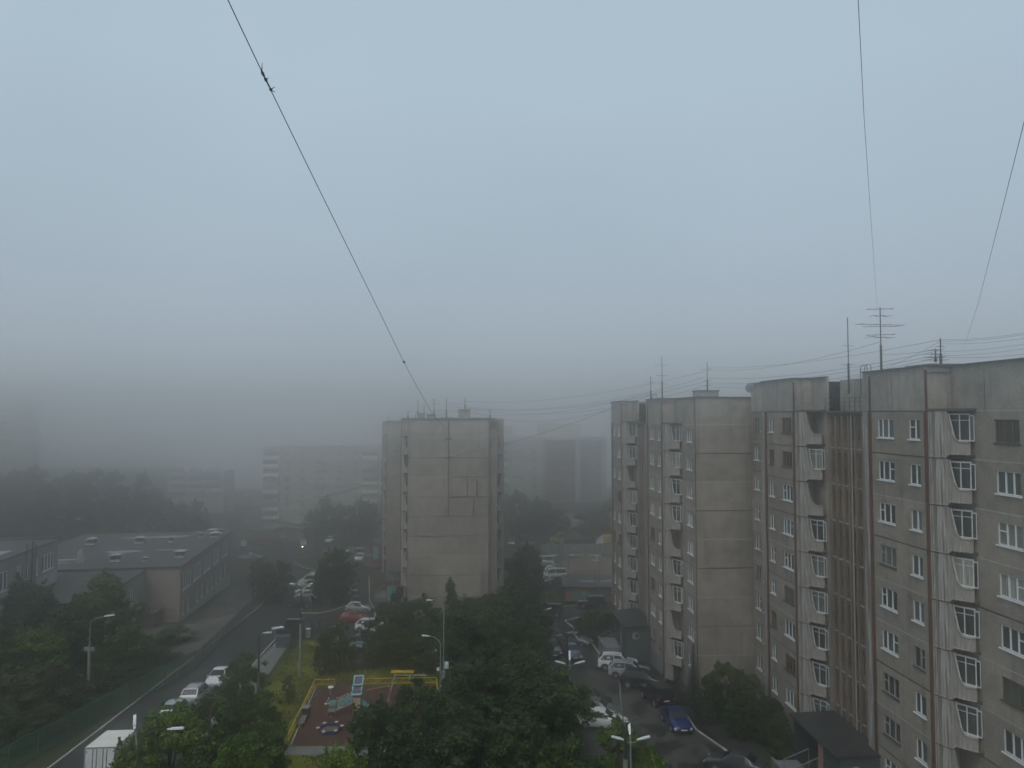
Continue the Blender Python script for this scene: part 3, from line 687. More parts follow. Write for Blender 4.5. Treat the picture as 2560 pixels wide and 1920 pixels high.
# ------------------------------------------------------------------ school
M['brick'] = plain('faded pink school tiles', (0.285, 0.228, 0.205), 0.9, var=.18, scale=1.2)
M['brickpale'] = plain('pale school brick', (0.30, 0.28, 0.26), 0.9, var=.2, scale=1.2)
M['whitewash'] = plain('dirty whitewash', (0.42, 0.43, 0.42), 0.9, var=.3, scale=.8)
M['puddle'] = plain('wet roof puddle', (0.16, 0.17, 0.18), 0.06)
sch = thing('school_building', 'two storey pink tiled school with flat dark roof and white window bands', 'school', (-47.2, 103.5, 0), R(9))
RFz, gz0 = 5.2, -5.5
def swall(mb, p0, p1, z0, z1, ops, mi=0): return wall(mb, p0, p1, z0, z1, [o[:4] for o in ops], mi)
b = MB(); ops = []
for u in (1.0, 6.6, 12.4, 18.2): ops.append((u, u + 4.6, 1.6, 4.0, (.2, .4, .6, .8)))
for u in (24.6,): ops.append((u, u + 4.8, 1.6, 4.0, (.2, .4, .6, .8)))
for u in (.7, 3.4, 8.4, 11.0, 14.4, 17.0, 20.2, 23.2, 26.5): ops.append((u, u + 1.6, -1.9, .1, (.5,)))
wins = [(ops, swall(b, (0, 31), (0, 0), gz0, RFz, [(31 - o[1], 31 - o[0], o[2], o[3]) for o in ops], 0))]
fr0 = wins[0][1]
swall(b, (0, 0), (-25, 0), gz0, RFz, [], 0); swall(b, (-25, 0), (-25, 31), gz0, RFz, []); swall(b, (-25, 31), (0, 31), gz0, RFz, [])
for k in range(24): b.box(-4.6, -.01, -.012, .0, -3 + k * .34, -2.985 + k * .34, 1)
b.build('wall', [M['brick'], M['seam']], sch)
for o in ops: add_window(sch, wall_frame(*fr0, 31 - o[0], o[2]), o[1] - o[0], o[3] - o[2], o[4], (0, .5))
f = MB(); f.box(-.03, .02, .1, 30.9, gz0, -2.15); f.build('plinth', M['whitewash'], sch)
f = MB()
f.box(-25.2, .2, -.2, 31.2, RFz, RFz + .22); f.build('roof', M['roof'], sch)
for (x, y, sx, sy) in ((-19, 7, 3.4, .6), (-12, 12.5, 2.6, 1.0), (-9, 26, 3, 1.2), (-14, 25.5, 2.6, .7), (-18.6, 4.5, 2.0, .6), (-5, 13, 3, .35)):
    f = MB(); f.prism([(x - sx * math.cos(t) * (1 + .2 * math.sin(3 * t)), y + sy * math.sin(t)) for t in [2 * math.pi * k / 14 for k in range(14)]], RFz + .21, RFz + .228); f.build('roof_puddle', M['puddle'], sch)
def vent(x, y, w_, h):
    w_ *= .82; h *= .9
    f = MB(); f.box(x - w_ / 2, x + w_ / 2, y - w_ / 2, y + w_ / 2, RFz + .2, RFz + .5, 1); f.box(x - w_ * .4, x + w_ * .4, y - w_ * .4, y + w_ * .4, RFz + .5, RFz + h); o = f.build('roof_vent', [M['dark'], M['whitewash']], sch)
    f = MB(); s = w_ * .62
    for a, c in (((-s, -s), (s, -s)), ((s, -s), (s, s)), ((s, s), (-s, s)), ((-s, s), (-s, -s))): f.face([(x + a[0], y + a[1], RFz + h), (x + c[0], y + c[1], RFz + h), (x, y, RFz + h + w_ * .22)])
    f.face([(x - s, y - s, RFz + h), (x - s, y + s, RFz + h), (x + s, y + s, RFz + h), (x + s, y - s, RFz + h)]); f.build('vent_cap', M['kerb'], o)
for v in ((-10.4, 5.0, 1.6, 1.3), (-1.9, 6.5, 1.6, 1.3), (-6, 4.0, .8, .9), (-19.5, 20, 1.7, 1.3), (-12.2, 20.5, 1.7, 1.3), (-7.2, 20.2, .9, 1.2), (-3.4, 24, .9, 1.2), (-1.2, 24.5, 1.6, 1.1), (-.9, 28, .9, 1.1), (-2.6, 28.5, 1.7, 1.0)): vent(*v)
f = MB(); f.box(-15.6, -14.5, 4.2, 5.3, RFz + .2, RFz + .75); f.tube([(-15.05, 4.75, RFz + .75), (-15.05, 4.75, RFz + 1.5), (-15.05, 4.75, RFz + 2.1)], [.5, .45, .2], 8); f.build('roof_vent', M['brickpale'], sch)
# low link wing towards the camera
W0 = -4.7
b = MB(); ops = [(u, u + 1.5, z, z + 2.0, (.5,)) for u in (4.5, 7.4, 10.6, 13.4) for z in (1.5, -1.9)]
fr = swall(b, (W0, 0), (W0, -18), gz0, 4.9, ops, 0); swall(b, (W0, -18), (-26, -18), gz0, 4.9, [], 0); swall(b, (-26, -18), (-26, 0), gz0, 4.9, [], 0)
b.build('link_wall', [M['brickpale']], sch)
for o in ops: add_window(sch, wall_frame(*fr, o[1], o[2]), 1.5, 2.0, (.5,), (0, .6))
f = MB(); f.box(-26.2, W0 + .2, -18.2, -.03, 4.9, 5.08); f.build('link_roof', M['roof'], sch)
f = MB(); f.box(W0 + .02, W0 + 2.4, -3.4, -.05, gz0, -.3); f.box(W0 + .02, W0 + 2.6, -3.6, -.03, -.3, -.15); f.build('entrance_box', M['brickdark'], sch)
# taller hall on the left
b = MB(); hx = -13.6; ops = [(1, 4.2, 7.1, 9.2, (.25, .5, .75)), (5.1, 5.9, 7.1, 9.1, (.5,)), (7.5, 8.3, 7.1, 9.1, (.5,)), (9.2, 10.4, 7.0, 9.1, (.5,)), (12.2, 15.6, 6.9, 9.2, (.25, .5, .75))]
fr = swall(b, (hx, -6), (hx, -34), gz0, 10.4, ops, 0); swall(b, (hx, -34), (hx - 20, -34), gz0, 10.4, [], 0); swall(b, (hx - 20, -6), (hx, -6), gz0, 10.4, [], 0)
b.box(hx - .01, hx + .03, -33.9, -6.05, 5.1, 6.7, 1); b.build('hall_wall', [M['brick'], M['whitewash']], sch)
for o in ops: add_window(sch, wall_frame(*fr, o[1], o[2]), o[1] - o[0], o[3] - o[2], o[4], (0, .6))
f = MB(); f.box(hx - 20.2, hx + .15, -34.2, -5.8, 10.4, 10.6); f.box(hx - 20.2, hx + .15, -6.2, -5.8, 10.6, 10.9); f.build('hall_roof', M['roof'], sch)
f = MB(); f.box(hx - 9, hx - 1.5, -20, -14, 10.6, 10.615); f.build('roof_puddle', M['puddle'], sch)
f = MB(); f.tube([(hx + .1, -12.9, 5.1), (hx + .1, -12.9, 11.6)], .09, 6); f.tube([(hx + .1, -14.2, 5.1), (hx + .1, -14.2, 11.4)], .06, 6); f.tube([(hx + .1, -12.0, 5.1), (hx + .1, -12.0, 11.0)], .04, 6)
for k in range(14): f.bar((hx + .1, -12.9, 5.4 + k * .42), (hx + .1, -12.0, 5.4 + k * .42), .035)
f.build('roof_ladder', M['iron'], sch)

# ------------------------------------------------------------------ garages with graffiti
def graffiti():
    m, nt, b = new_mat('painted flower graffiti')
    v = coords(nt); n = N(nt, 'ShaderNodeTexNoise'); n.inputs['Scale'].default_value = 1.6; n.inputs['Detail'].default_value = 3; nt.links.new(v, n.inputs['Vector'])
    vo = N(nt, 'ShaderNodeTexVoronoi'); vo.inputs['Scale'].default_value = 1.1; mv = mixc(nt, .35, v, n.outputs['Color']); nt.links.new(mv, vo.inputs['Vector'])
    sep = nt.nodes.new('ShaderNodeSeparateColor'); nt.links.new(vo.outputs['Color'], sep.inputs[0])
    r = ramp(nt, sep.outputs[0], [(0, (.26, .015, .015)), (.3, (.5, .36, .02)), (.5, (.30, .03, .02)), (.68, (.55, .30, .02)), (.84, (.04, .24, .34)), (1, (.10, .01, .02))]); r.node.color_ramp.interpolation = 'CONSTANT'
    ed = ramp(nt, vo.outputs['Distance'], [(.28, (1, 1, 1)), (.52, (0, 0, 0))])
    c = mixc(nt, ed, (0.05, 0.17, 0.19), r)
    n2 = noise(nt, v, 2.2, 4); c = mixc(nt, ramp(nt, n2, [(.56, (0, 0, 0)), (.6, (1, 1, 1))]), c, (0.34, 0.28, 0.06))
    nt.links.new(c, b.inputs['Base Color']); b.inputs['Roughness'].default_value = .7; return m
M['graffiti'] = graffiti()
g0 = gp(1412, 1503); gar = thing('garage_row', 'low flat roofed garage row painted with red and yellow flower graffiti', 'garages', (g0.x, g0.y, plane_z(g0.y)), R(-3))
f = MB(); f.box(0, 17, 0, 7, -2.5, 2.3); f.build('wall', M['plinth'], gar)
f = MB(); f.box(.05, 16.9, -.03, .0, -.2, 2.1); f.build('graffiti_wall', M['graffiti'], gar)
f = MB(); f.prism([(-.4, -.5), (17.3, -.5), (17.3, 7.4), (-.4, 7.4)], lambda x, y: 2.3 + y * .03, lambda x, y: 2.48 + y * .03); f.build('roof', M['roof'], gar)
for (x, y, sx, sy) in ((4, 3, 1.6, .5), (7.6, 3.4, 1.8, .6), (12, 2.6, 1.7, .5)):
    f = MB(); f.prism([(x + sx * math.cos(t) * (1 + .25 * math.sin(2 * t)), y + sy * math.sin(t)) for t in [2 * math.pi * k / 14 for k in range(14)]], lambda x, y: 2.47 + y * .03, lambda x, y: 2.49 + y * .03); f.build('roof_puddle', M['puddle'], gar)
# kiosk at the junction, hoarding, small street pieces
k0 = gp(700, 1352); kio = thing('kiosk', 'dark kiosk with slanting flat roof beside the road junction', 'kiosk', (k0.x, k0.y, k0.z))
f = MB(); f.box(-1.5, 6.5, 0, 4, -1, 3.2); f.build('wall', M['brickdark'], kio)
f = MB(); f.prism([(-3, -.8), (7.2, -.8), (7.2, 4.5), (-3, 4.5)], lambda x, y: 4.4 - x * .14, lambda x, y: 4.65 - x * .14); f.build('roof', M['roof'], kio)
f = MB(); f.prism([(-3, -.83), (7.2, -.83), (7.2, -.8), (-3, -.8)], lambda x, y: 4.35 - x * .14, lambda x, y: 4.68 - x * .14); f.build('fascia', M['whitewash'], kio)
for x in (.2, 2.4, 4.6): add_window(kio, Matrix.Translation((x, -.142, 1.0)), 1.4, 1.3, (.5,))
f0, f1 = gp(1352, 1384), gp(1545, 1388)
hoard = thing('hoarding', 'grey sheet metal hoarding with slanting props round the bare plot', 'fence', (f0.x, f0.y, f0.z))
f = MB(); Ln = f1.x - f0.x
n_ = 14
for k in range(n_): f.box(Ln * k / n_ + .05, Ln * (k + 1) / n_ - .05, 0, .06, .0 + .03 * (k % 3), 2.3 + .05 * (k % 2))
f.build('panel', M['galv'], hoard)
for k in range(n_ + 1):
    f = MB(); f.box(Ln * k / n_ - .05, Ln * k / n_ + .05, -.1, -.002, -.5, 2.5); f.bar((Ln * k / n_, -.1, 1.6), (Ln * k / n_ + .3, -1.5, 0), .07) if k % 2 == 0 else None; f.build('post', M['iron'], hoard)
for k, px in enumerate((1383, 1427, 1451, 1474, 1493)):
    q = gp(px, 1391); f = MB(); f.box(-.9, .9, -.4, .4, -.05, .4); f.box(-.7, .7, -.3, .3, .4, .5); o = f.build('concrete_block', M['kerb']); o.location = q; tag(o, 'pale concrete footing block lying along the grey hoarding', 'concrete block', 'concrete footing blocks along the hoarding')
# ------------------------------------------------------------------ cars
M['tyre'] = plain('black tyre rubber', (0.02, 0.02, 0.02), 0.85); M['rim'] = plain('alloy wheel', (0.4, 0.4, 0.41), 0.35, .7)
M['carglass'] = plain('dark car glass', (0.012, 0.016, 0.018), 0.08); M['headlight'] = plain('clear headlight', (0.6, 0.62, 0.62), 0.15); M['taillight'] = plain('red taillight', (0.22, 0.012, 0.01), 0.25)
M['plate'] = plain('white number plate', (0.6, 0.6, 0.6), 0.5); M['trim'] = plain('black plastic trim', (0.02, 0.02, 0.022), 0.6)
PAINT = {}
def paint(c):
    if c not in PAINT:
        cols = dict(white=(0.72, 0.74, 0.74), silver=(0.42, 0.44, 0.45), grey=(0.14, 0.145, 0.15), dark=(0.035, 0.038, 0.042), black=(0.012, 0.012, 0.013), blue=(0.008, 0.022, 0.13), navy=(0.06, 0.075, 0.12),
                    red=(0.26, 0.022, 0.018), palegreen=(0.38, 0.46, 0.46), paleblue=(0.45, 0.53, 0.55), cream=(0.6, 0.6, 0.52), bluegrey=(0.06, 0.08, 0.10))
        m, nt, b = new_mat('car paint ' + c); col = cols[c]
        f = noise(nt, coords(nt), 3.0); nt.links.new(ramp(nt, f, [(.3, tuple(x * .9 for x in col)), (.7, col)]), b.inputs['Base Color'])
        b.inputs['Roughness'].default_value = .28; b.inputs['Coat Weight'].default_value = .5; b.inputs['Coat Roughness'].default_value = .08; b.inputs['Metallic'].default_value = .25 if c in ('silver', 'grey', 'blue') else 0
        PAINT[c] = m
    return PAINT[c]
# stations: x, sill z, belt z, top z, half width, half width at the top
TYPES = {
 'sedan': dict(W=.86, wr=.31, wb=(1.32, -1.30), st=[(2.2, .30, .52, .60, .72, .62), (2.08, .22, .60, .72, .82, .70), (1.35, .2, .80, .88, .86, .76), (.98, .2, .84, .93, .87, .78), (.30, .2, .90, 1.40, .87, .62), (-.25, .2, .91, 1.45, .87, .62), (-.85, .2, .92, 1.40, .87, .60), (-1.52, .2, .94, 1.02, .86, .72), (-2.08, .24, .88, .97, .80, .68), (-2.2, .34, .62, .74, .74, .64)], cab=(3, 7)),
 'hatch': dict(W=.84, wr=.30, wb=(1.22, -1.22), st=[(1.95, .30, .55, .64, .70, .60), (1.84, .22, .64, .76, .80, .70), (1.25, .2, .82, .92, .84, .74), (.92, .2, .86, .98, .85, .76), (.25, .2, .92, 1.46, .85, .63), (-.4, .2, .94, 1.50, .85, .63), (-1.25, .2, .96, 1.46, .84, .60), (-1.78, .22, .96, 1.06, .80, .68), (-1.92, .32, .66, .78, .74, .66)], cab=(3, 7)),
 'suv': dict(W=.92, wr=.36, wb=(1.38, -1.36), st=[(2.2, .38, .68, .80, .78, .68), (2.08, .30, .80, .96, .88, .78), (1.35, .3, .98, 1.08, .92, .82), (1.05, .3, 1.02, 1.13, .93, .84), (.42, .3, 1.06, 1.66, .93, .70), (-.4, .3, 1.08, 1.72, .93, .71), (-1.55, .3, 1.10, 1.68, .92, .68), (-2.05, .32, 1.10, 1.18, .88, .76), (-2.18, .42, .78, .90, .82, .74)], cab=(3, 7)),
 'jeep': dict(W=.92, wr=.39, wb=(1.35, -1.35), st=[(2.15, .45, .92, 1.02, .84, .78), (2.08, .40, 1.02, 1.12, .90, .84), (1.0, .4, 1.10, 1.16, .92, .86), (.72, .4, 1.12, 1.18, .92, .86), (.42, .4, 1.14, 1.80, .92, .78), (-.6, .4, 1.15, 1.84, .92, .79), (-1.85, .4, 1.15, 1.82, .92, .78), (-2.05, .4, 1.15, 1.22, .90, .84), (-2.12, .5, .86, 1.0, .86, .80)], cab=(3, 7)),
 'van': dict(W=.98, wr=.35, wb=(1.6, -1.6), st=[(2.5, .35, .72, .82, .84, .74), (2.4, .28, .86, 1.0, .92, .82), (1.95, .28, 1.08, 1.22, .97, .88), (1.75, .28, 1.12, 1.28, .98, .9), (1.0, .28, 1.16, 2.0, .98, .78), (-.2, .28, 1.18, 2.1, .98, .8), (-2.3, .28, 1.18, 2.06, .97, .8), (-2.45, .3, 1.16, 1.3, .96, .9), (-2.5, .4, .9, 1.0, .92, .86)], cab=(3, 7)),
}
def car_meshes(kind):
    T = TYPES[kind]; st = T['st']; i0, i1 = T['cab']
    b = MB(); prof = []
    for (x, zs, zb, zt, hw, tw) in st:
        half = [(hw * .90, zs), (hw, zs + .14), (hw * 1.01, (zs + zb) / 2 + .08), (hw * .985, zb), (tw, zt), (tw * .55, zt + .035)]
        prof.append([(x, y, z) for y, z in half] + [(x, -y, z) for y, z in half[::-1]])
    n = 12
    for p in prof: b.v.extend(p)
    for i in range(len(st) - 1):
        for k in range(n):
            k2 = (k + 1) % n
            b.f.append((i * n + k, (i + 1) * n + k, (i + 1) * n + k2, i * n + k2)); b.m.append(0)
    b.f.append(tuple(range(n))); b.m.append(0); b.f.append(tuple(range((len(st) - 1) * n, len(st) * n))[::-1]); b.m.append(0)
    # bumpers, sills, flat black rings for the shade in the uncut wheel arches, mirrors
    fx, rx = st[0][0], st[-1][0]; W = T['W']; wr = T['wr']
    b.box(fx - .02, fx + .03, -.55, .55, st[0][1] + .02, st[0][1] + .15, 1); b.box(rx - .03, rx + .02, -.6, .6, st[-1][1] + .02, st[-1][1] + .16, 1)
    for wx in T['wb']:
        for s in (-1, 1):
            for k in range(10):
                a0, a1 = math.pi * k / 10, math.pi * (k + 1) / 10; r0, r1 = wr * .6, wr + .07
                yy = s * (W + .012)
                b.face([(wx + r0 * math.cos(a0), yy, wr + r0 * math.sin(a0)), (wx + r1 * math.cos(a0), yy, wr + r1 * math.sin(a0)), (wx + r1 * math.cos(a1), yy, wr + r1 * math.sin(a1)), (wx + r0 * math.cos(a1), yy, wr + r0 * math.sin(a1))], 1)
    for s in (-1, 1): b.ball((st[i0][0] - .12, s * (W + .08), st[i0][2] + .1), .09, 6, 4, 0, (.8, 1.1, .8))
    if kind in ('suv', 'jeep', 'van'):
        for s in (-1, 1): b.bar((st[i0 + 1][0] - .1, s * (st[i0 + 1][5] - .06), st[i0 + 1][3] + .07), (st[i1 - 1][0] + .1, s * (st[i1 - 1][5] - .06), st[i1 - 1][3] + .07), .035, None, 1)
    body = b.mesh('body', [PAINT_DEF, M['trim']], 42)
    V = lambda i, k: Vector(prof[i][k])
    def inset(a, c, d, e, fu, fv, lift):
        nrm = (c - a).cross(e - a).normalized(); out = []
        for u, v in ((fu[0], fv[0]), (fu[1], fv[0]), (fu[1], fv[1]), (fu[0], fv[1])):
            out.append(a.lerp(c, u).lerp(e.lerp(d, u), v))
        cen = sum(out, Vector()) / 4; s = 1 if nrm.dot(cen - Vector((0, 0, .6))) > 0 else -1
        return [p + nrm * s * lift for p in out]
    g = MB(); q = inset(V(i0, 4), V(i0, 7), V(i0 + 1, 7), V(i0 + 1, 4), (.04, .96), (.06, .94), .035); g.face(q); ws = g.mesh('windscreen', M['carglass'])
    g = MB(); q = inset(V(i1 - 1, 4), V(i1 - 1, 7), V(i1, 7), V(i1, 4), (.06, .94), (.10, .86), .035); g.face(q); rw = g.mesh('rear_window', M['carglass'])
    sides = []
    for s in (0, 1):
        g = MB(); B_, T_ = (3, 4) if s == 0 else (8, 7)
        for i in range(i0, i1):
            a, c, d, e = V(i, B_), V(i + 1, B_), V(i + 1, T_), V(i, T_)
            fu, fv = (.03, .97), (.12, .90)
            if i == i0: fu = (.42, .97); 
            if i == i1 - 1: fu = (.03, .55)
            q = inset(a, c, d, e, fu, fv, .012)
            if i == i0: q = [q[0], q[1], q[2], a.lerp(c, .86).lerp(e.lerp(d, .86), .86) + (q[2] - (c.lerp(d, .9)) if False else Vector((0, .012 if s == 0 else -.012, 0)))]
            if i == i1 - 1: q[2] = a.lerp(c, .25).lerp(e.lerp(d, .25), .84) + Vector((0, .012 if s == 0 else -.012, 0))
            g.face(q)
        sides.append(g.mesh('side_window', M['carglass']))
    lamps = []
    hz = st[1][2] - .02
    for s in (-1, 1):
        g = MB(); y = s * (st[0][4] - .10); g.box(fx - .14, fx + .012, min(y, y + s * .10) - .12, max(y, y + s * .10), hz - .12, hz + .05); lamps.append(('headlight', g.mesh('headlight', M['headlight'])))
        g = MB(); y = s * (st[-1][4] - .06); zt = st[-2][2] - .02; g.box(rx - .012, rx + .12, y - .10, y + .10, zt - .34, zt - .08); lamps.append(('taillight', g.mesh('taillight', M['taillight'])))
    pl = []
    g = MB(); g.box(fx + .031, fx + .04, -.26, .26, st[0][1] + .10, st[0][1] + .21); pl.append(g.mesh('number_plate', M['plate']))
    g = MB(); g.box(rx - .045, rx - .031, -.26, .26, st[-1][1] + .22, st[-1][1] + .33); pl.append(g.mesh('number_plate', M['plate']))
    g = MB(); w2 = .20
    g.tube([(0, -w2 / 2, 0), (0, w2 / 2, 0)], wr, 16); wheel = g.mesh('wheel', M['tyre'], 40)
    g = MB(); g.tube([(0, -w2 / 2 - .006, 0), (0, -w2 / 2 + .01, 0)], wr * .64, 12); 
    for k in range(5):
        a = 2 * math.pi * k / 5; g.bar((wr * .15 * math.cos(a), -w2 / 2 - .012, wr * .15 * math.sin(a)), (wr * .6 * math.cos(a), -w2 / 2 - .012, wr * .6 * math.sin(a)), .06, .02)
    rim = g.mesh('rim', M['rim'])
    return dict(body=body, ws=ws, rw=rw, sides=sides, lamps=lamps, pl=pl, wheel=wheel, rim=rim, wpos=[(wx, s * (W - .085), wr, s) for wx in T['wb'] for s in (-1, 1)])
PAINT_DEF = paint('white'); _cars = {}
TILT = math.atan(SL)
def car(kind, color, loc, yaw, label, group=None, cat=None):
    if kind not in _cars: _cars[kind] = car_meshes(kind)
    c = _cars[kind]
    root = thing('parked_car' if kind != 'van' else 'parked_van', label, cat or {'suv': 'car', 'van': 'van', 'jeep': 'car'}.get(kind, 'car'), loc, 0, group)
    yz = Matrix.Rotation(R(yaw), 4, 'Z'); root.matrix_basis = Matrix.Translation(Vector(loc) + Vector((0, 0, .028))) @ Matrix.Rotation(-TILT, 4, 'X') @ yz
    pm = paint(color); put('body', c['body'], root, None, pm); put('windscreen', c['ws'], root); put('rear_window', c['rw'], root)
    for s in c['sides']: put('side_window', s, root)
    for n_, m_ in c['lamps']: put(n_, m_, root)
    for p in c['pl']: put('number_plate', p, root)
    for x, y, z, s in c['wpos']:
        w_ = put('wheel', c['wheel'], root, Matrix.Translation((x, y, z)) @ (Matrix.Rotation(math.pi, 4, 'Z') if s > 0 else Matrix.Identity(4))); put('rim', c['rim'], w_)
    return root
ROADG, YARDG, COURTG, LOTG, FARG = 'cars parked along the left street', 'cars parked in the yard by the block with tar seams', 'cars parked in the courtyard on the right', 'cars parked beyond the graffiti garages', 'far cars in the fog by the junction'
CARS = [
 ('hatch', 'silver', 440, 1776, 94, 'silver hatchback, nearest the white box truck, half hidden by a tree', ROADG),
 ('suv', 'silver', 490, 1741, 94, 'silver upright car seen from behind, second from the white box truck', ROADG),
 ('sedan', 'white', 548, 1694, -86, 'white saloon, farthest of the three on the street kerb by the tall thin tree', ROADG),
 ('hatch', 'silver', 896, 1521, 2, 'silver hatchback parked side on beside a red car in the yard', YARDG),
 ('hatch', 'red', 884, 1545, 4, 'red car parked side on between a silver and a white car', YARDG),
 ('suv', 'white', 930, 1570, -14, 'white off-roader parked side on in front of the red car', YARDG),
 ('hatch', 'bluegrey', 900, 1608, -92, 'dark blue grey hatchback facing us beside the yard shrub', YARDG),
 ('sedan', 'dark', 1046, 1640, -30, 'dark saloon half hidden under the trees by the yard', YARDG),
 ('hatch', 'silver', 1092, 1646, 175, 'silver car end glimpsed between the trees and the lamp post', YARDG),
 ('van', 'white', 782, 1457, 176, 'white van nosed towards the street, in the row before the roadside tree', YARDG),
 ('suv', 'cream', 776, 1466, 176, 'cream car between the white van and a white car in the row', YARDG),
 ('sedan', 'white', 772, 1478, 172, 'white saloon with dark windows in the row by the roadside tree', YARDG),
 ('hatch', 'paleblue', 768, 1490, 174, 'pale blue hatchback in the row by the roadside tree', YARDG),
 ('suv', 'black', 752, 1509, 174, 'black off-roader, nearest in the row by the roadside tree', YARDG),
 ('suv', 'silver', 800, 1438, 178, 'silver car half hidden by the crown of the roadside tree', YARDG),
 ('sedan', 'grey', 806, 1428, 178, 'grey saloon farthest in the row by the roadside tree', YARDG),
 ('sedan', 'dark', 862, 1497, 180, 'dark saloon, nearest of three behind the roadside tree', YARDG),
 ('sedan', 'grey', 864, 1482, 180, 'grey saloon, middle of three behind the roadside tree', YARDG),
 ('hatch', 'dark', 866, 1467, 180, 'dark hatchback, farthest of three behind the roadside tree', YARDG),
 ('suv', 'white', 900, 1397, -90, 'white off-roader facing us at the far end of the yard', YARDG),
 ('sedan', 'silver', 876, 1377, -90, 'silver saloon facing us in the lane behind the white off-roader', FARG),
 ('sedan', 'dark', 905, 1376, 0, 'dark saloon side on beside the far silver saloon', FARG),
 ('sedan', 'dark', 820, 1377, 90, 'dark car above the crown of the roadside tree', FARG),
 ('suv', 'white', 826, 1352, -90, 'white car driving towards us across the foggy junction', FARG),
 ('suv', 'dark', 610, 1383, 170, 'dark off-roader, farthest of three by the school end', FARG),
 ('sedan', 'silver', 622, 1392, 172, 'silver saloon, middle of three by the school end', FARG),
 ('sedan', 'bluegrey', 638, 1396, 172, 'dark blue saloon, nearest of three by the school end', FARG),
 ('suv', 'white', 872, 1326, 180, 'pale car in front of the long foggy building entrance', FARG),
 ('sedan', 'silver', 920, 1324, 20, 'silver car parked by the long foggy building, next to the near block edge', FARG),
 ('hatch', 'white', 948, 1325, 0, 'white hatchback cut off by the near block edge', FARG),
 ('sedan', 'dark', 640, 1327, 0, 'dark car parked above the red flower bed', FARG),
 ('suv', 'silver', 626, 1306, 40, 'pale car on the rising lane left of the long foggy building', FARG),
 ('hatch', 'silver', 1278, 1358, -90, 'silver hatchback, left of three facing us beyond the far road', LOTG),
 ('sedan', 'grey', 1308, 1358, -90, 'grey saloon, middle of three facing us beyond the far road', LOTG),
 ('suv', 'dark', 1330, 1357, -90, 'dark off-roader, right of three facing us beyond the far road', LOTG),
 ('van', 'white', 1356, 1408, 180, 'white minivan, farthest of the row beside the bare plot', LOTG),
 ('sedan', 'grey', 1366, 1416, 182, 'grey saloon between the white minivan and a white saloon', LOTG),
 ('sedan', 'white', 1372, 1426, 184, 'white saloon in the row beside the bare plot', LOTG),
 ('van', 'white', 1384, 1441, 186, 'white van with roof rails, nearest white one of the row beside the bare plot', LOTG),
 ('sedan', 'dark', 1391, 1453, 188, 'dark saloon, nearest the graffiti garages in the row by the bare plot', LOTG),
 ('jeep', 'black', 1478, 1510, 180, 'black off-roader parked before the flower graffiti', COURTG),
 ('jeep', 'dark', 1372, 1531, 165, 'dark jeep reversed under the trees by the path', COURTG),
 ('sedan', 'grey', 1436, 1600, -28, 'grey saloon turning across the courtyard road', COURTG),
 ('sedan', 'navy', 1428, 1630, -80, 'dark blue saloon facing us behind the twin arm lamp post', COURTG),
 ('suv', 'dark', 1376, 1626, -78, 'dark green grey off-roader half under the trees beside the navy saloon', COURTG),
 ('suv', 'white', 1544, 1661, -8, 'white off-roader, farthest of the row nosed to the block', COURTG),
 ('suv', 'silver', 1572, 1681, -10, 'silver crossover beside the white off-roader', COURTG),
 ('suv', 'black', 1606, 1705, -18, 'black crossover with pale rims between the silver crossover and the jeep', COURTG),
 ('jeep', 'black', 1643, 1742, 103, 'black boxy jeep seen from behind, between the black crossover and the blue saloon', COURTG),
 ('sedan', 'blue', 1691, 1800, -86, 'bright blue saloon facing us, at the courtyard kerb', COURTG),
 ('sedan', 'white', 1504, 1801, -12, 'white saloon side on at the edge of the trees', COURTG),
 ('sedan', 'grey', 1492, 1774, -16, 'dark grey saloon just behind the white saloon by the trees', COURTG),
 ('hatch', 'black', 1478, 1752, -16, 'black hatchback under tree leaves behind the grey saloon', COURTG),
 ('sedan', 'dark', 1840, 1912, 150, 'dark saloon cut off by the bottom edge near the porch', COURTG),
]
for k, c, px, py, yaw, lab, grp in CARS:
    p = gp(px, py, .55); car(k, c, (p.x, p.y, plane_z(p.y)), yaw, lab, grp)

# white box truck on the left street
p = at(248, 1874, 52.6); p = Vector((p.x, p.y, plane_z(p.y)))
tr = thing('box_truck', 'white box truck seen from behind on the left street', 'truck', p, R(4.6))
tr.matrix_basis = Matrix.Translation(p + Vector((0, 0, .03))) @ Matrix.Rotation(-TILT, 4, 'X') @ Matrix.Rotation(R(4.6), 4, 'Z') @ Matrix.Diagonal((1, 1, .8, 1))
M['cargo'] = plain('white cargo box', (0.66, 0.67, 0.66), .5, var=.08, scale=1.5); M['cargoroof'] = plain('cream cargo roof', (0.72, 0.71, 0.64), .6, var=.08, scale=1.5)
f = MB(); f.box(-1.05, 1.05, 0, 3.3, .9, 3.0); f.box(-1.06, 1.06, 0, 3.3, 3.0, 3.04, 1); f.build('cargo_box', [M['cargo'], M['cargoroof']], tr)
for s in (0, 1):
    f = MB(); f.box(-1.0 + s * 1.01, -.01 + s * 1.01, -.03, -.002, .95, 2.93); d_ = f.build('door', M['cargo'], tr)
    f = MB()
    for x in (.22, .48): f.tube([(-x if s == 0 else x, -.06, 1.0), (-x if s == 0 else x, -.06, 2.9)], .022, 5)
    f.build('lock_rod', M['iron'], d_)
    f = MB()
    for z in (1.2, 2.65): f.box((-1.06 if s == 0 else .86), (-.86 if s == 0 else 1.06), -.05, -.031, z, z + .07)
    f.build('hinge', M['iron'], d_)
f = MB()
for (a, c) in (((-1.07, -.02, 3.01), (1.07, -.02, 3.01)), ((-1.04, -.02, .93), (-1.04, -.02, 2.99)), ((1.04, -.02, .93), (1.04, -.02, 2.99))): f.bar(a, c, .07)
f.build('box_frame', M['galv'], tr)
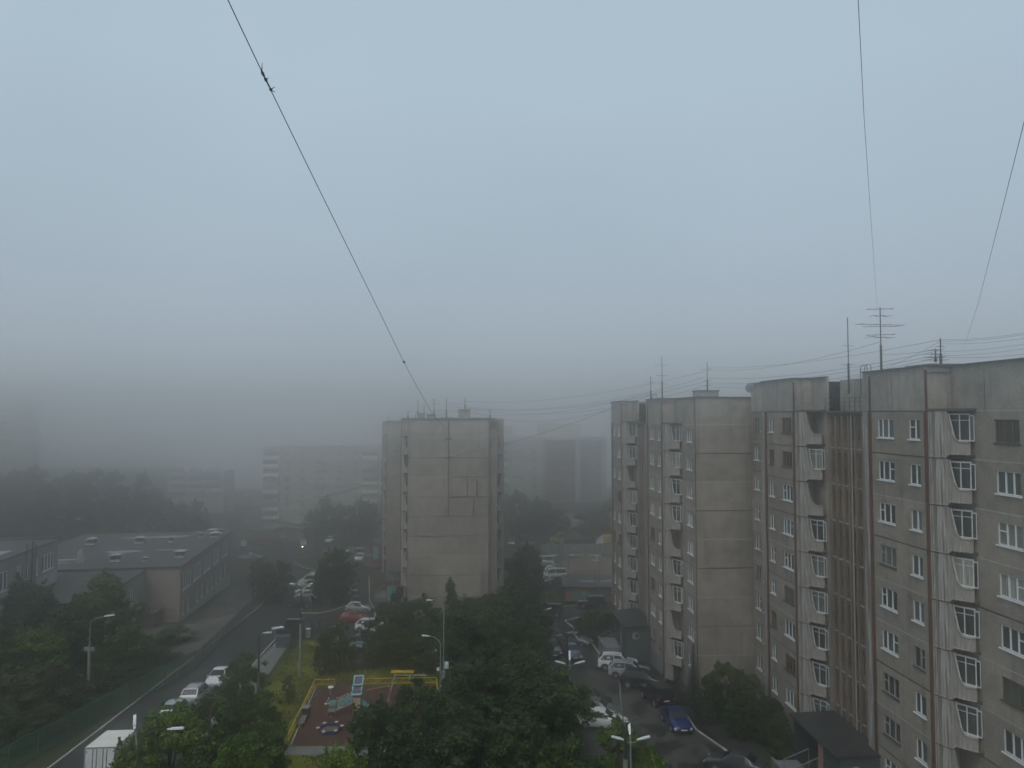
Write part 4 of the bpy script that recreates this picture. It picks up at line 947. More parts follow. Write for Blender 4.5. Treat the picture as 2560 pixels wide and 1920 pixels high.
f = MB(); f.box(-.45, .45, -.1, 5.2, .5, .88); f.box(-1.0, 1.0, -.2, -.08, .42, .6); f.build('chassis', M['trim'], tr)
f = MB(); f.box(-.95, .95, 3.42, 5.3, .6, 1.4); f.prism([(-.9, 3.42), (.9, 3.42), (.9, 4.7), (-.9, 4.7)], 1.4, lambda x, y: 2.15 - max(0, y - 4.0) * .8); f.build('cab', paint('white'), tr)
for x in (-.85, .85):
    for y in (.9, 4.5):
        f = MB(); f.tube([(x - .14, y, .45), (x + .14, y, .45)], .45, 14); f.build('wheel', M['tyre'], tr, 40)
    f = MB(); f.box(x - .12, x + .12, -.225, -.205, .45, .57); f.build('taillight', M['taillight'], tr)

# yellow backhoe loader and yellow delivery truck beyond the far road
M['yellow'] = plain('faded yellow machine paint', (0.42, 0.30, 0.05), .6, var=.2); M['vanbox'] = plain('orange yellow cargo box', (0.50, 0.33, 0.10), .6, var=.1)
p = gp(1398, 1360); lo = thing('backhoe_loader', 'yellow wheeled backhoe loader with tall cab beyond the hoarding', 'tractor', p)
f = MB(); f.box(-2.6, 1.2, -.55, .55, .75, 1.35); f.prism([(-2.5, -.5), (-.6, -.5), (-.6, .5), (-2.5, .5)], 1.35, lambda x, y: 1.75 + (x + 2.5) * .12); f.build('body', M['yellow'], lo)
f = MB()
for x in (-.6, .95):
    for y in (-.6, .6): f.bar((x, y, 1.3), (x * .95, y, 2.8), .1)
f.box(-.55, .9, -.55, .55, 1.3, 1.6); cb = f.build('cab', M['iron'], lo)
f = MB(); f.box(-.75, 1.1, -.72, .72, 2.8, 2.98); f.build('cab_roof', M['yellow'], cb)
f = MB(); f.box(-.5, .85, -.57, -.55, 1.6, 2.75); f.box(-.5, .85, .55, .57, 1.6, 2.75); f.build('cab_window', M['carglass'], cb)
for x, r in ((.7, .8), (-1.9, .5)):
    for y in (-.85, .85):
        f = MB(); f.tube([(x, y - .2, r), (x, y + .2, r)], r, 18); w_ = f.build('wheel', M['tyre'], lo, 40)
        f = MB(); f.tube([(x, y - .22, r), (x, y + .22, r)], r * .45, 12); f.build('rim', M['cream'] if 'cream' in M else M['kerb'], w_)
f = MB(); f.prism([(-.2, -1.06), (1.5, -1.06), (1.5, -.64), (-.2, -.64)], 1.62, 1.72); f.build('mudguard', M['yellow'], lo)
f = MB(); f.bar((-1.2, -.6, 1.5), (-3.1, -.6, .6), .16); f.bar((-1.2, .6, 1.5), (-3.1, .6, .6), .16); f.prism([(-3.8, -1.1), (-3.0, -1.1), (-3.0, 1.1), (-3.8, 1.1)], .15, lambda x, y: .3 + (x + 3.8) * .8); f.build('bucket', M['iron'], lo)
f = MB(); f.bar((1.3, 0, 1.2), (2.0, 0, 2.9), .2); f.bar((2.0, 0, 2.9), (2.1, 0, 4.1), .14); f.build('boom', M['yellow'], lo)
p = gp(1508, 1364); yt = thing('delivery_truck', 'small truck with white cab and orange yellow box, cut off by the block edge', 'truck', p)
f = MB(); f.box(0, 5.0, -.95, .95, .8, 2.75); f.build('cargo_box', M['vanbox'], yt)
f = MB(); f.prism([(-1.9, -.9), (-.06, -.9), (-.06, .9), (-1.9, .9)], .5, lambda x, y: 1.25 if x < -1.2 else 2.2); f.prism([(-1.3, -.85), (-.06, -.85), (-.06, .85), (-1.3, .85)], 1.3, lambda x, y: 2.75 if x > -.5 else 1.9); f.build('cab', paint('white'), yt)
f = MB(); f.box(-.95, -.2, -.87, -.855, 1.4, 2.0); f.build('side_window', M['carglass'], yt)
for x in (-1.1, 3.6):
    for y in (-.8, .8):
        f = MB(); f.tube([(x, y - .13, .4), (x, y + .13, .4)], .4, 12); f.build('wheel', M['tyre'], yt, 40)
fc = bpy.data.curves.new('lettering', 'FONT'); fc.body = 'М.'; fc.size = 1.5; fc.extrude = .01
fo = bpy.data.objects.new('tmp', fc); COL.objects.link(fo); bpy.context.view_layer.update()
tm = bpy.data.meshes.new_from_object(fo.evaluated_get(bpy.context.evaluated_depsgraph_get())); bpy.data.objects.remove(fo)
tm.materials.clear(); tm.materials.append(M['trim']); put('lettering', tm, yt, Matrix.Translation((1.4, -.965, 1.2)) @ Matrix.Rotation(R(90), 4, 'X'))
# ------------------------------------------------------------------ trees
def leaf_mat(name, cols):
    m, nt, b = new_mat(name)
    oi = nt.nodes.new('ShaderNodeObjectInfo'); v = coords(nt); f = noise(nt, v, .9, 3); f2 = noise(nt, v, 5.0, 2)
    a = nt.nodes.new('ShaderNodeMath'); a.operation = 'MULTIPLY_ADD'; nt.links.new(f2, a.inputs[0]); a.inputs[1].default_value = .5; nt.links.new(f, a.inputs[2])
    gi = nt.nodes.new('ShaderNodeNewGeometry'); a2 = nt.nodes.new('ShaderNodeMath'); a2.operation = 'MULTIPLY_ADD'; nt.links.new(gi.outputs['Random Per Island'], a2.inputs[0]); a2.inputs[1].default_value = .3; nt.links.new(a.outputs[0], a2.inputs[2]); a = a2
    s = nt.nodes.new('ShaderNodeMath'); s.operation = 'MULTIPLY_ADD'; nt.links.new(oi.outputs['Random'], s.inputs[0]); s.inputs[1].default_value = .22; nt.links.new(a.outputs[0], s.inputs[2])
    c = ramp(nt, s.outputs[0], [(.55, cols[0]), (.85, cols[1]), (1.1, cols[2])]) if False else ramp(nt, s.outputs[0], [(.70, cols[0]), (.97, cols[1]), (1.22, cols[2])])
    nt.links.new(c, b.inputs['Base Color']); b.inputs['Roughness'].default_value = .6; b.inputs['Specular IOR Level'].default_value = .3
    t = nt.nodes.new('ShaderNodeBsdfTranslucent'); nt.links.new(c, t.inputs[0]); mx = nt.nodes.new('ShaderNodeMixShader'); mx.inputs[0].default_value = .22
    out = [n for n in nt.nodes if n.type == 'OUTPUT_MATERIAL'][0]
    nt.links.new(b.outputs[0], mx.inputs[1]); nt.links.new(t.outputs[0], mx.inputs[2]); nt.links.new(mx.outputs[0], out.inputs[0]); return m
LEAF = {'mid': leaf_mat('green leaves', [(.010, .027, .005), (.026, .060, .007), (.062, .102, .012)]),
        'light': leaf_mat('fresh green leaves', [(.020, .048, .004), (.050, .108, .006), (.105, .165, .014)]),
        'dark': leaf_mat('dark green leaves', [(.006, .018, .007), (.015, .038, .010), (.038, .068, .016)]),
        'olive': leaf_mat('brownish olive leaves', [(.025, .032, .012), (.042, .050, .017), (.066, .066, .024)]),
        'fir': leaf_mat('spruce needles', [(.007, .017, .010), (.013, .027, .014), (.025, .038, .018)])}
M['bark'] = plain('bark', (0.075, 0.06, 0.05), .9, var=.3)
def crown_mesh(name, seed, rx, z0, z1, nclump, nleaf, size, shape='oval', mat='mid'):
    rng = np.random.default_rng(seed); H = z1 - z0; cs = []
    while len(cs) < nclump:
        t = rng.uniform(0, 1)
        if shape == 'oval': rad = rx * (0.45 + .62 * math.sin(math.pi * min(1, t * .86 + .12)) ** .8) * (1.0 if t < .8 else (1 - (t - .8) * 2.6))
        elif shape == 'spire': rad = rx * (1.02 - t) ** .75
        else: rad = rx * (0.9 + .25 * math.sin(math.pi * t)) * (1 - t ** 3) ** .5
        a = rng.uniform(0, 2 * math.pi); r = rad * math.sqrt(rng.uniform(.12, 1)) * (1 + .16 * math.sin(3 * a + seed) + .1 * math.sin(5 * a + 2 * t * 6))
        cs.append((r * math.cos(a), r * math.sin(a), z0 + H * t + rng.normal(0, .15), rng.uniform(.32, 1.12) * rx * .25))
    cs = np.array(cs)
    sh = []                             # shoots that stick out of the outline
    for i in rng.choice(len(cs), max(8, nclump // 3), replace=False):
        c = cs[i]; d = np.array([c[0], c[1], max(.2, c[2] - z0 - H * .35) * 1.2]); d /= np.linalg.norm(d) + 1e-6
        for k in range(1, 4): sh.append((*(c[:3] + d * c[3] * (.7 + .42 * k) + rng.normal(0, .05, 3)), c[3] * (.42 - .09 * k)))
    cs = np.concatenate([cs, np.array(sh)]); nclump = len(cs); w_ = cs[:, 3] ** 2; ci = rng.choice(nclump, nleaf, p=w_ / w_.sum())
    d = rng.normal(size=(nleaf, 3)); d /= np.linalg.norm(d, axis=1)[:, None]
    rr = rng.uniform(.35, 1.0, nleaf) ** .55 * (1 + .3 * rng.normal(size=nleaf).clip(-1, 1.6))
    P = cs[ci, :3] + d * (rr * cs[ci, 3])[:, None] * np.array([1.15, 1.15, .8])
    P[:, 2] = np.maximum(P[:, 2], .15)
    n = d + rng.normal(size=(nleaf, 3)) * .6 + np.array([0, 0, .5]); n /= np.linalg.norm(n, axis=1)[:, None]
    u = np.cross(n, rng.normal(size=(nleaf, 3))); u /= np.linalg.norm(u, axis=1)[:, None]; v = np.cross(n, u)
    s = size * rng.uniform(.6, 1.35, nleaf)[:, None]
    V = np.stack([P - u * s, P - v * s * .55, P + u * s, P + v * s * .55], 1).reshape(-1, 3)
    me = bpy.data.meshes.new(name); me.vertices.add(nleaf * 4); me.vertices.foreach_set('co', V.astype(np.float32).ravel())
    me.loops.add(nleaf * 4); me.loops.foreach_set('vertex_index', np.arange(nleaf * 4, dtype=np.int32))
    me.polygons.add(nleaf); me.polygons.foreach_set('loop_start', np.arange(0, nleaf * 4, 4, dtype=np.int32)); me.polygons.foreach_set('loop_total', np.full(nleaf, 4, dtype=np.int32))
    me.materials.append(LEAF[mat]); me.update(calc_edges=True); me.validate(); return me, cs
def trunk_mesh(seed, h, r, cs, n=14, stems=1):
    rnd = random.Random(seed); b = MB()
    for s in range(stems):
        a = rnd.uniform(0, 6.3); ox, oy = (.0, .0) if stems == 1 else (.35 * math.cos(a + s * 2), .35 * math.sin(a + s * 2))
        lean = (rnd.uniform(-.3, .3) + ox * 1.6, rnd.uniform(-.3, .3) + oy * 1.6)
        b.tube([(ox, oy, -.3), (ox + lean[0] * .3, oy + lean[1] * .3, h * .3), (ox + lean[0] * .7, oy + lean[1] * .7, h * .6), (ox + lean[0], oy + lean[1], h * .95)], [r, r * .8, r * .5, r * .12], 7)
    for c in random.Random(seed + 1).sample(list(map(tuple, cs)), min(n, len(cs))):
        zb = max(.4, min(h * .7, c[2] * .55)); b.tube([(0, 0, zb), (c[0] * .45, c[1] * .45, zb + (c[2] - zb) * .6), (c[0], c[1], c[2])], [r * .4, r * .25, r * .06], 5)
    return b.mesh('trunk', M['bark'], 60)
# kinds: unit height 8, unit radius 2.8
KIND = {}
def kind(name, seed, mat, shape='oval', z0=1.4, ncl=75, nl=15000, size=.15, stems=1, rx=2.35, h=7.7):
    me, cs = crown_mesh('crown', seed, rx, z0, h, ncl, nl, size, shape, mat); KIND[name] = (me, trunk_mesh(seed, 7.4, .16, cs, stems=stems))
kind('broad', 1, 'mid'); kind('broad2', 2, 'dark', ncl=90); kind('willow', 3, 'mid', 'bush', .6, 100, 17000, .13, 3); kind('light', 4, 'light', z0=1.0, ncl=85)
kind('olive', 5, 'olive', 'bush', .5, 80, 14000, .13, 3); kind('sparse', 6, 'mid', z0=.8, ncl=46, nl=6500, size=.14, stems=2); kind('spire', 7, 'dark', 'spire', .6, 70, 9000, .14)
kind('bush', 8, 'mid', 'bush', .3, 70, 13000, .16, 4); kind('bush2', 9, 'dark', 'bush', .3, 80, 14000, .16, 4); kind('far', 10, 'olive', ncl=60, nl=5000, size=.28)
kind('dense', 14, 'dark', 'bush', .8, 110, 19000, .14, 2)
def fir_mesh():
    rng = np.random.default_rng(5); b = MB()
    for i in range(30):
        z = .5 + 7.3 * i / 30; r = 1.7 * (1 - i / 31) ** .9 + .1
        n_ = 11
        for k in range(n_):
            a = 2 * math.pi * (k + rng.uniform(-.3, .3)) / n_ + i; L = r * rng.uniform(.75, 1.15)
            for j in range(7):
                t0, t1 = j / 7, (j + 1) / 7; w0 = .26 * (1 - t0 * .7) * (.5 + r * .35)
                p = Vector((math.cos(a) * L * t0, math.sin(a) * L * t0, z - .38 * L * t0 ** 1.4)); q = Vector((math.cos(a) * L * t1, math.sin(a) * L * t1, z - .38 * L * t1 ** 1.4)); s = Vector((-math.sin(a), math.cos(a), 0)) * w0
                b.face([p, p + s + (q - p) * 1.2 + Vector((0, 0, -.06)), q]); b.face([p, q, p - s + (q - p) * 1.2 + Vector((0, 0, -.06))])
    return b.mesh('crown', LEAF['fir'])
tb = MB(); tb.tube([(0, 0, -.3), (0, 0, 4), (0, 0, 8)], [.14, .09, .02], 7)
KIND['fir'] = (fir_mesh(), tb.mesh('trunk', M['bark']))
_tr = random.Random(77)
def tree(knd, px, ptop, Y, wpx, label, group=None, cat='tree', name='tree', dark=None):
    top = at(px, ptop, Y); z = gz(top.x, Y) + .02; h = max(1.2, top.z - z); wd = wpx * Y / F
    root = thing(name, label, cat, (top.x, Y, z), _tr.uniform(0, 6.28), group)
    root.scale = (wd / 5.4, wd / 5.4, h / 8.0)
    put('crown', KIND[knd][0], root); put('trunk', KIND[knd][1], root)
    return root
FG, LG, MG = 'trees in front of the courtyard', 'trees on the left of the school fence', 'trees between the yard and the courtyard'
TREES = [
 # front right of the playground
 ('dense', 952, 1752, 50, 165, 'dark bushy tree overhanging the playground sandbox side', FG), ('broad', 1042, 1684, 60, 115, 'tree with its crown before the yellow playground fence', FG),
 ('dense', 1105, 1735, 50, 190, 'dark tree right of the playground, in front of the curved lamp post', FG), ('broad2', 1190, 1652, 58, 190, 'dark tree in the middle of the front trees, below the birch', FG),
 ('dense', 1265, 1640, 61, 210, 'widest dark tree left of the triple head lamp', FG), ('broad2', 1350, 1706, 52, 210, 'dark tree before the white saloon at the courtyard edge', FG),
 ('dense', 1316, 1622, 66, 170, 'dark tree beside the dark green grey off-roader', FG), ('broad', 1396, 1668, 58, 150, 'dark tree at the foot of the triple head lamp', FG),
 ('light', 1548, 1806, 50, 130, 'fresh green tree in front of the nearest twin arm lamp', FG), ('broad', 1415, 1842, 43, 200, 'green tree at the bottom edge left of the nearest lamp', FG),
 ('dense', 1010, 1820, 44, 190, 'dark tree at the bottom edge right of the garden path', FG), ('dense', 1190, 1800, 45, 220, 'dark tree at the bottom edge in the darkest part', FG), ('broad2', 1300, 1800, 46, 190, 'dark tree at the bottom edge below the widest tree', FG),
 ('light', 850, 1878, 43, 150, 'low green bush at the bottom edge below the garden path', FG), ('light', 1640, 1890, 40, 110, 'sparse green bush at the bottom edge on the courtyard road', FG),
 ('sparse', 1620, 1870, 46, 60, 'thin seedling tree at the courtyard road edge beside the nearest lamp', FG),
 # middle
 ('olive', 965, 1512, 84, 130, 'bushy tree in front of the left corner of the end wall with tar seams', MG), ('broad2', 1048, 1496, 87, 130, 'dark tree in the middle under the end wall with tar seams', MG), ('spire', 1126, 1452, 90, 76, 'slender birch rising above the dark trees', MG),
 ('broad2', 1168, 1508, 78, 170, 'broad dark tree right of the slender birch', MG), ('dense', 1262, 1476, 90, 190, 'large dark tree between the two blocks with end walls', MG), ('broad2', 1334, 1506, 88, 100, 'dark tree at the bend of the courtyard road', MG),
 ('broad2', 1225, 1535, 80, 180, 'dark tree in the heart of the middle clump', MG), ('dense', 1312, 1560, 74, 150, 'dark tree behind the parked off-roader under the trees', MG), ('broad', 1000, 1570, 82, 110, 'green tree at the far lawn edge, left of the swan neck lamp', MG),
 ('sparse', 1075, 1560, 80, 100, 'thin dark tree beside the tall grey lamp', MG), ('dense', 1315, 1366, 117, 100, 'tall tree hugging the right corner of the block with tar seams', MG), ('broad2', 1288, 1440, 112, 70, 'tree filling the gap at the back corner of the block with tar seams', MG),
 ('sparse', 850, 1556, 80, 100, 'loose leafed shrub tree beside the dark blue grey hatchback', MG), ('olive', 812, 1585, 79, 60, 'low shrub left of the loose leafed shrub tree', MG),
 ('broad2', 838, 1376, 116, 100, 'dark roadside tree amid the row of parked cars', MG), ('broad2', 812, 1420, 117, 70, 'smaller tree beside the roadside tree', MG), ('bush2', 1000, 1468, 100, 50, 'dark shrub at the foot of the end wall', MG),
 # left front
 ('sparse', 606, 1636, 66, 130, 'thin tall tree with leaning twigs beside the left street', 'trees beside the left street'), ('sparse', 655, 1730, 57, 110, 'thin tree wrapped round the street lamp near the lawn', 'trees beside the left street'), ('broad', 522, 1733, 52, 160, 'green tree hiding the silver cars on the left street', 'trees beside the left street'),
 ('light', 430, 1778, 47, 180, 'fresh green tree behind the two head lamp by the truck', 'trees beside the left street'), ('broad', 640, 1790, 50, 160, 'green tree at the corner of the garden path', 'trees beside the left street'), ('broad', 540, 1830, 45, 170, 'dark green tree at the bottom edge below the left street', 'trees beside the left street'),
 ('light', 352, 1838, 45, 150, 'fresh green tree leaning over the white box truck', 'trees beside the left street'), ('light', 590, 1850, 44, 140, 'green tree at the bottom edge right of the truck trees', 'trees beside the left street'), ('olive', 690, 1820, 53, 60, 'small shrub at the near end of the yellow fence', 'trees beside the left street'),
 ('sparse', 722, 1690, 69, 40, 'tiny sapling on the yellow green lawn', 'trees beside the left street'),
 ('broad', 582, 1690, 58, 120, 'green tree beside the white saloon on the left street', 'trees beside the left street'),
 # left of the fence
 ('dense', 60, 1450, 80, 150, 'dark tree before the hall of the school at the left edge', LG), ('willow', 262, 1440, 82, 190, 'large round willow in front of the school link wing', LG), ('broad2', 180, 1500, 78, 120, 'dark tree left of the round willow', LG), ('light', 90, 1575, 72, 150, 'yellow green tree below the hall of the school', LG),
 ('broad2', 10, 1560, 72, 130, 'dark tree cut off by the left edge', LG), ('willow', 320, 1560, 78, 130, 'dark willow right of the concrete lamp post', LG), ('olive', 30, 1690, 62, 170, 'brownish shrub tree at the left edge above the fence', LG), ('olive', 140, 1660, 65, 160, 'brownish shrub tree left of the concrete lamp post', LG), ('olive', 242, 1662, 69, 110, 'greyish shrub right behind the concrete lamp post', LG),
 ('bush2', 20, 1790, 58, 130, 'dark low shrub at the left edge by the green fence', LG), ('olive', 110, 1760, 61, 130, 'dark brownish shrub along the green fence', LG), ('bush2', 200, 1745, 65, 110, 'dark shrub by the green fence right of the lamp post foot', LG), ('bush2', 325, 1660, 76, 90, 'dark shrub between the willow and the fence', LG),
 ('bush', 436, 1566, 92, 100, 'round dark shrub in the school yard by the fence', LG), ('olive', 405, 1620, 84, 80, 'low shrub where the green fence ends', LG),
 ('olive', 668, 1408, 121, 70, 'shrub on the bank between the school yard and the street bend', LG), ('bush2', 702, 1402, 124, 60, 'dark shrub at the street bend', LG), ('bush2', 650, 1398, 130, 50, 'shrub beyond the dark saloon by the school end', LG), ('olive', 690, 1440, 117, 60, 'low shrub above the street kerb', LG),
 # right
 ('bush', 1485, 1522, 95, 70, 'round clipped bush on the mound before the second block', 'shrubs along the blocks'), ('bush', 1522, 1532, 93, 60, 'lighter bush beside the round clipped bush', 'shrubs along the blocks'), ('bush2', 1450, 1545, 96, 30, 'small bush at the kerb corner of the mound', 'shrubs along the blocks'),
 ('fir', 1732, 1598, 69, 76, 'narrow dark spruce at the corner of the second block', 'shrubs along the blocks'), ('bush', 1815, 1658, 66, 120, 'green shrub under the second end wall', 'shrubs along the blocks'), ('bush', 1880, 1685, 65, 100, 'green shrub between the end wall and the nearest block', 'shrubs along the blocks'), ('bush2', 1770, 1690, 64.5, 80, 'dark shrub right of the narrow spruce', 'shrubs along the blocks'),
 ('bush2', 1925, 1745, 60, 80, 'dark shrub before the plinth of the nearest block', 'shrubs along the blocks'), ('bush', 1955, 1782, 56.5, 70, 'fresh green shrub beside the porch of the nearest block', 'shrubs along the blocks'), ('bush2', 1855, 1735, 61, 90, 'low dark shrub on the lawn strip by the pavement', 'shrubs along the blocks'),
]
for k, px, pt, Y, wpx, lab, grp in TREES: tree(k, px, pt, Y, wpx, lab, grp, 'shrub' if 'shrub' in lab or 'bush ' in lab else 'tree', 'shrub' if k in ('bush', 'bush2') else 'tree')
far_right = [(1300, 1232, 207, 110), (1345, 1250, 203, 100), (1385, 1275, 206, 90), (1430, 1262, 215, 80), (1480, 1272, 204, 90), (1520, 1255, 203, 90), (1275, 1262, 204, 70)]
for px, pt, Y, wpx in far_right: tree('far', px, pt, Y, wpx, 'hazy dark tree behind the yellow backhoe loader', 'hazy trees behind the backhoe loader')
for px, pt, Y, wpx in [(815, 1244, 205, 60), (848, 1262, 212, 60), (898, 1250, 207, 70), (930, 1268, 210, 60), (780, 1280, 215, 50)]: tree('far', px, pt, Y, wpx, 'hazy dark tree before the long foggy panel building', 'hazy trees before the long panel building')
rr_ = random.Random(5)
hill = []
for row, (Y, pb, n_) in enumerate(((148, 1262, 9), (160, 1240, 11), (174, 1214, 12), (190, 1196, 13), (206, 1190, 13))):
    for k in range(n_):
        px = -60 + k * (620 / n_) + rr_.uniform(-18, 18)
        if px > 520: continue
        if 250 < px < 400 and 150 < Y < 192 and abs(px - (395 - (Y - 154) * 3.4)) < 26: continue
        hill.append((px, Y + rr_.uniform(-4, 4)))
for px, Y in hill:
    x = (px - 1280) / F * Y * 1.02; g = gz(x, Y); h = rr_.uniform(6.5, 10.5)
    d = thing('tree', 'dark tree on the foggy hillside beyond the school', 'tree', (x, Y, g), rr_.uniform(0, 6), 'trees on the foggy hillside'); s = rr_.uniform(.95, 1.5); d.scale = (s, s, h / 8)
    put('crown', KIND['far'][0], d); put('trunk', KIND['far'][1], d)

# ------------------------------------------------------------------ grass tufts on the lawns
def inside(p, poly):
    c = False; j = len(poly) - 1
    for i in range(len(poly)):
        a, b_ = poly[i], poly[j]
        if (a[1] > p[1]) != (b_[1] > p[1]) and p[0] < (b_[0] - a[0]) * (p[1] - a[1]) / (b_[1] - a[1]) + a[0]: c = not c
        j = i
    return c
LAWN = [W(700, 1660), W(760, 1600), W(850, 1612), W(870, 1680), W(1000, 1666), W(1180, 1664), W(1180, 1830), W(1140, 1960), W(520, 1960), W(560, 1860), W(640, 1740)]
NOT = [[W(786, 1714), W(1093, 1708), W(1156, 1890), W(668, 1890)]]
rg = random.Random(12); gb = MB(); xs_ = [p[0] for p in LAWN]; ys_ = [p[1] for p in LAWN]; cnt = 0
for _ in range(60000):
    x, y = rg.uniform(min(xs_), max(xs_)), rg.uniform(min(ys_), max(ys_))
    if math.sin(x * .9 + 1.3 * math.sin(y * .7)) + math.sin(y * 1.1 + x * .35) + rg.uniform(-1.3, 1.3) < .1: continue
    if not inside((x, y), LAWN) or any(inside((x, y), q) for q in NOT): continue
    z = plane_z(y) + .015
    for k in range(3):
        a = rg.uniform(0, 6.28); l = rg.uniform(.06, .17); hh = rg.uniform(.06, .22); dx, dy = math.cos(a), math.sin(a)
        gb.face([(x - dy * .05, y + dx * .05, z), (x + dy * .05, y - dx * .05, z), (x + dx * l, y + dy * l, z + hh)])
    cnt += 1
    if cnt > 9000: break
M['grass'] = leaf_mat('grass blades', [(.040, .058, .008), (.085, .098, .012), (.14, .14, .03)])
tag(gb.build('grass', M['grass']), 'rough yellow green grass tufts round the playground', 'grass', kind='stuff')
# ------------------------------------------------------------------ pedestrian in the yard lane
def person(px, py, label):
    p = gp(px, py); J = [(0, 0, .95), (0, 0, 1.2), (0, .02, 1.43), (0, .03, 1.55), (0, .02, 1.68), (.10, 0, .9), (.12, .06, .48), (.12, .22, .06), (.12, .10, .03), (-.10, 0, .9), (-.12, -.08, .5), (-.12, -.12, .07), (-.12, -.26, .03), (.20, 0, 1.40), (.26, .07, 1.12), (.26, -.04, .88), (-.20, 0, 1.40), (-.26, -.03, 1.12), (-.25, -.14, .88), (.26, -.07, .78), (-.25, -.18, .79)]
    E = [(0, 1), (1, 2), (2, 3), (3, 4), (0, 5), (5, 6), (6, 7), (7, 8), (0, 9), (9, 10), (10, 11), (11, 12), (2, 13), (13, 14), (14, 15), (2, 16), (16, 17), (17, 18), (15, 19), (18, 20)]
    Rd = [.16, .17, .15, .06, .11, .10, .075, .05, .045, .10, .075, .05, .045, .075, .055, .042, .075, .055, .042, .035, .035]
    me = bpy.data.meshes.new('person'); me.from_pydata(J, E, []); o = bpy.data.objects.new('person', me); COL.objects.link(o)
    o.modifiers.new('skin', 'SKIN'); o.modifiers.new('sub', 'SUBSURF').levels = 1
    me.skin_vertices.new() if not me.skin_vertices else None
    for i, sv in enumerate(me.skin_vertices[0].data): sv.radius = (Rd[i], Rd[i] * .8); sv.use_root = i == 0
    bpy.context.view_layer.update(); nm = bpy.data.meshes.new_from_object(o.evaluated_get(bpy.context.evaluated_depsgraph_get())); o.modifiers.clear(); o.data = nm; bpy.data.meshes.remove(me)
    nm.materials.append(plain('dark jacket and trousers', (.03, .032, .036), .9)); nm.name = 'person'
    o.location = p; tag(o, label, 'person')
    f = MB(); f.ball((0, -.01, 1.73), .115, 10, 7, 0, (1, 1.1, .75)); f.build('hair', M['timber'], o)
person(875, 1391, 'person in dark clothes walking in the lane between the parked cars')
# ------------------------------------------------------------------ lamps and poles
def arc(p, q, rise, n=8):             # curved arm from p up and over to q
    p, q = Vector(p), Vector(q); out = []
    for k in range(n + 1):
        t = k / n; a = t * math.pi / 2
        out.append(Vector((p.x + (q.x - p.x) * (1 - math.cos(a)), p.y + (q.y - p.y) * (1 - math.cos(a)), p.z + (q.z - p.z) * math.sin(a))))
    return out
def head(root, p, d, L=.75, name='lamp_head'):
    d = Vector(d).normalized(); p = Vector(p); b = MB(); s = Vector((-d.y, d.x, 0)).normalized() if abs(d.z) < .95 else Vector((1, 0, 0))
    Mx = Matrix.Translation(p) @ d.to_track_quat('Y', 'Z').to_matrix().to_4x4()
    b.box(-.08, .08, 0, L, -.04, .04, 0, Mx); b.box(-.055, .055, .08, L - .05, .04, .07, 0, Mx); b.box(-.06, .06, -.18, 0, -.03, .03, 0, Mx)
    return b.build(name, M['lampwhite'], root)
def pole(root, h, r0=.09, r1=.06, mat='iron', sleeve=None):
    b = MB(); b.tube([(0, 0, -.5), (0, 0, h * .5), (0, 0, h)], [r0, (r0 + r1) / 2, r1], 8); o = b.build('pole', M[mat], root, 50)
    if sleeve:
        c = MB(); c.tube([(0, 0, -.5), (0, 0, sleeve)], [r0 * 1.7, r0 * 1.5], 8); c.build('pole_base', M['polecon'], root, 50)
    return o
def armset(root, arms, mat='iron', r=.04):
    for (z, dx, dy, dz, hl) in arms:
        b = MB(); pts = arc((0, 0, z), (dx, dy, z + dz), 0); b.tube(pts, r, 6); a = b.build('arm', M[mat], root, 50)
        if hl:
            d = pts[-1] - pts[-2]; head(root, pts[-1] - d.normalized() * .05, d, hl)
def post(px, py_base, py_top, label, cat='street lamp', name='street_lamp', Y=None, group='street lamps'):
    if Y is None: p = gp(px, py_base)
    else:
        q = at(px, py_base, Y); p = Vector((q.x, Y, gz(q.x, Y)))
    top = at(px, py_top, p.y)
    return thing(name, label, cat, p, 0, group), top.z - p.z
r, h = post(220, 1772, 1540, 'concrete lamp post with one white head rising from the shrubs by the fence'); pole(r, h * .68, .17, .13, 'polecon'); b = MB(); b.tube([(0, 0, h * .66), (.05, 0, h * .93)], .05, 6); b.build('mast', M['galv'], r); b = MB(); b.tube([(.05, 0, h * .92), (.5, 0, h * .97), (1.5, 0, h)], .04, 6); b.build('arm', M['galv'], r); head(r, (1.45, 0, h), (1, 0, .1), .8)
b = MB(); b.box(-.5, .5, -.05, .05, h * .62, h * .66); b.build('crossarm', M['galv'], r)
r, h = post(343, 1960, 1862, 'black lamp post with one curved arm and one upright white head beside the box truck', Y=42); pole(r, h, .10, .07, 'iron'); armset(r, [(h - .1, 1.9, 0, 1.0, .75)]); b = MB(); b.tube([(0, 0, h - .5), (-.1, 0, h + .2), (-.25, .05, h + 1.1)], .045, 6); b.build('mast', M['galv'], r); head(r, (-.25, .05, h + 1.05), (-.25, .5, .7), .6)
r, h = post(645, 1790, 1585, 'lamp post with curved dark arm and twin white tubes over the left street', Y=65.5); pole(r, h * .55, .15, .12, 'timber'); b = MB(); b.tube([(0, 0, h * .5), (0, 0, h)], .085, 7); b.build('mast', M['iron'], r); armset(r, [(h - .2, 1.35, 0, .75, .9)]); head(r, (1.2, .25, h + .35), (1, .1, .25), .85); head(r, (.45, .2, h + .05), (1, 0, .05), .6)
r, h = post(750, 1692, 1480, 'concrete lamp post with two dark curved arms on the lawn corner'); pole(r, h * .62, .17, .14, 'polecon'); b = MB(); b.tube([(0, 0, h * .6), (0, 0, h)], .08, 7); b.build('mast', M['iron'], r); armset(r, [(h - .1, -.8, 0, .95, .45), (h - .1, 1.0, 0, .95, .3)])
r, h = post(825, 1511, 1372, 'plain grey pole in front of the roadside tree', 'pole', 'utility_pole', group='plain poles'); pole(r, h, .13, .10, 'polecon')
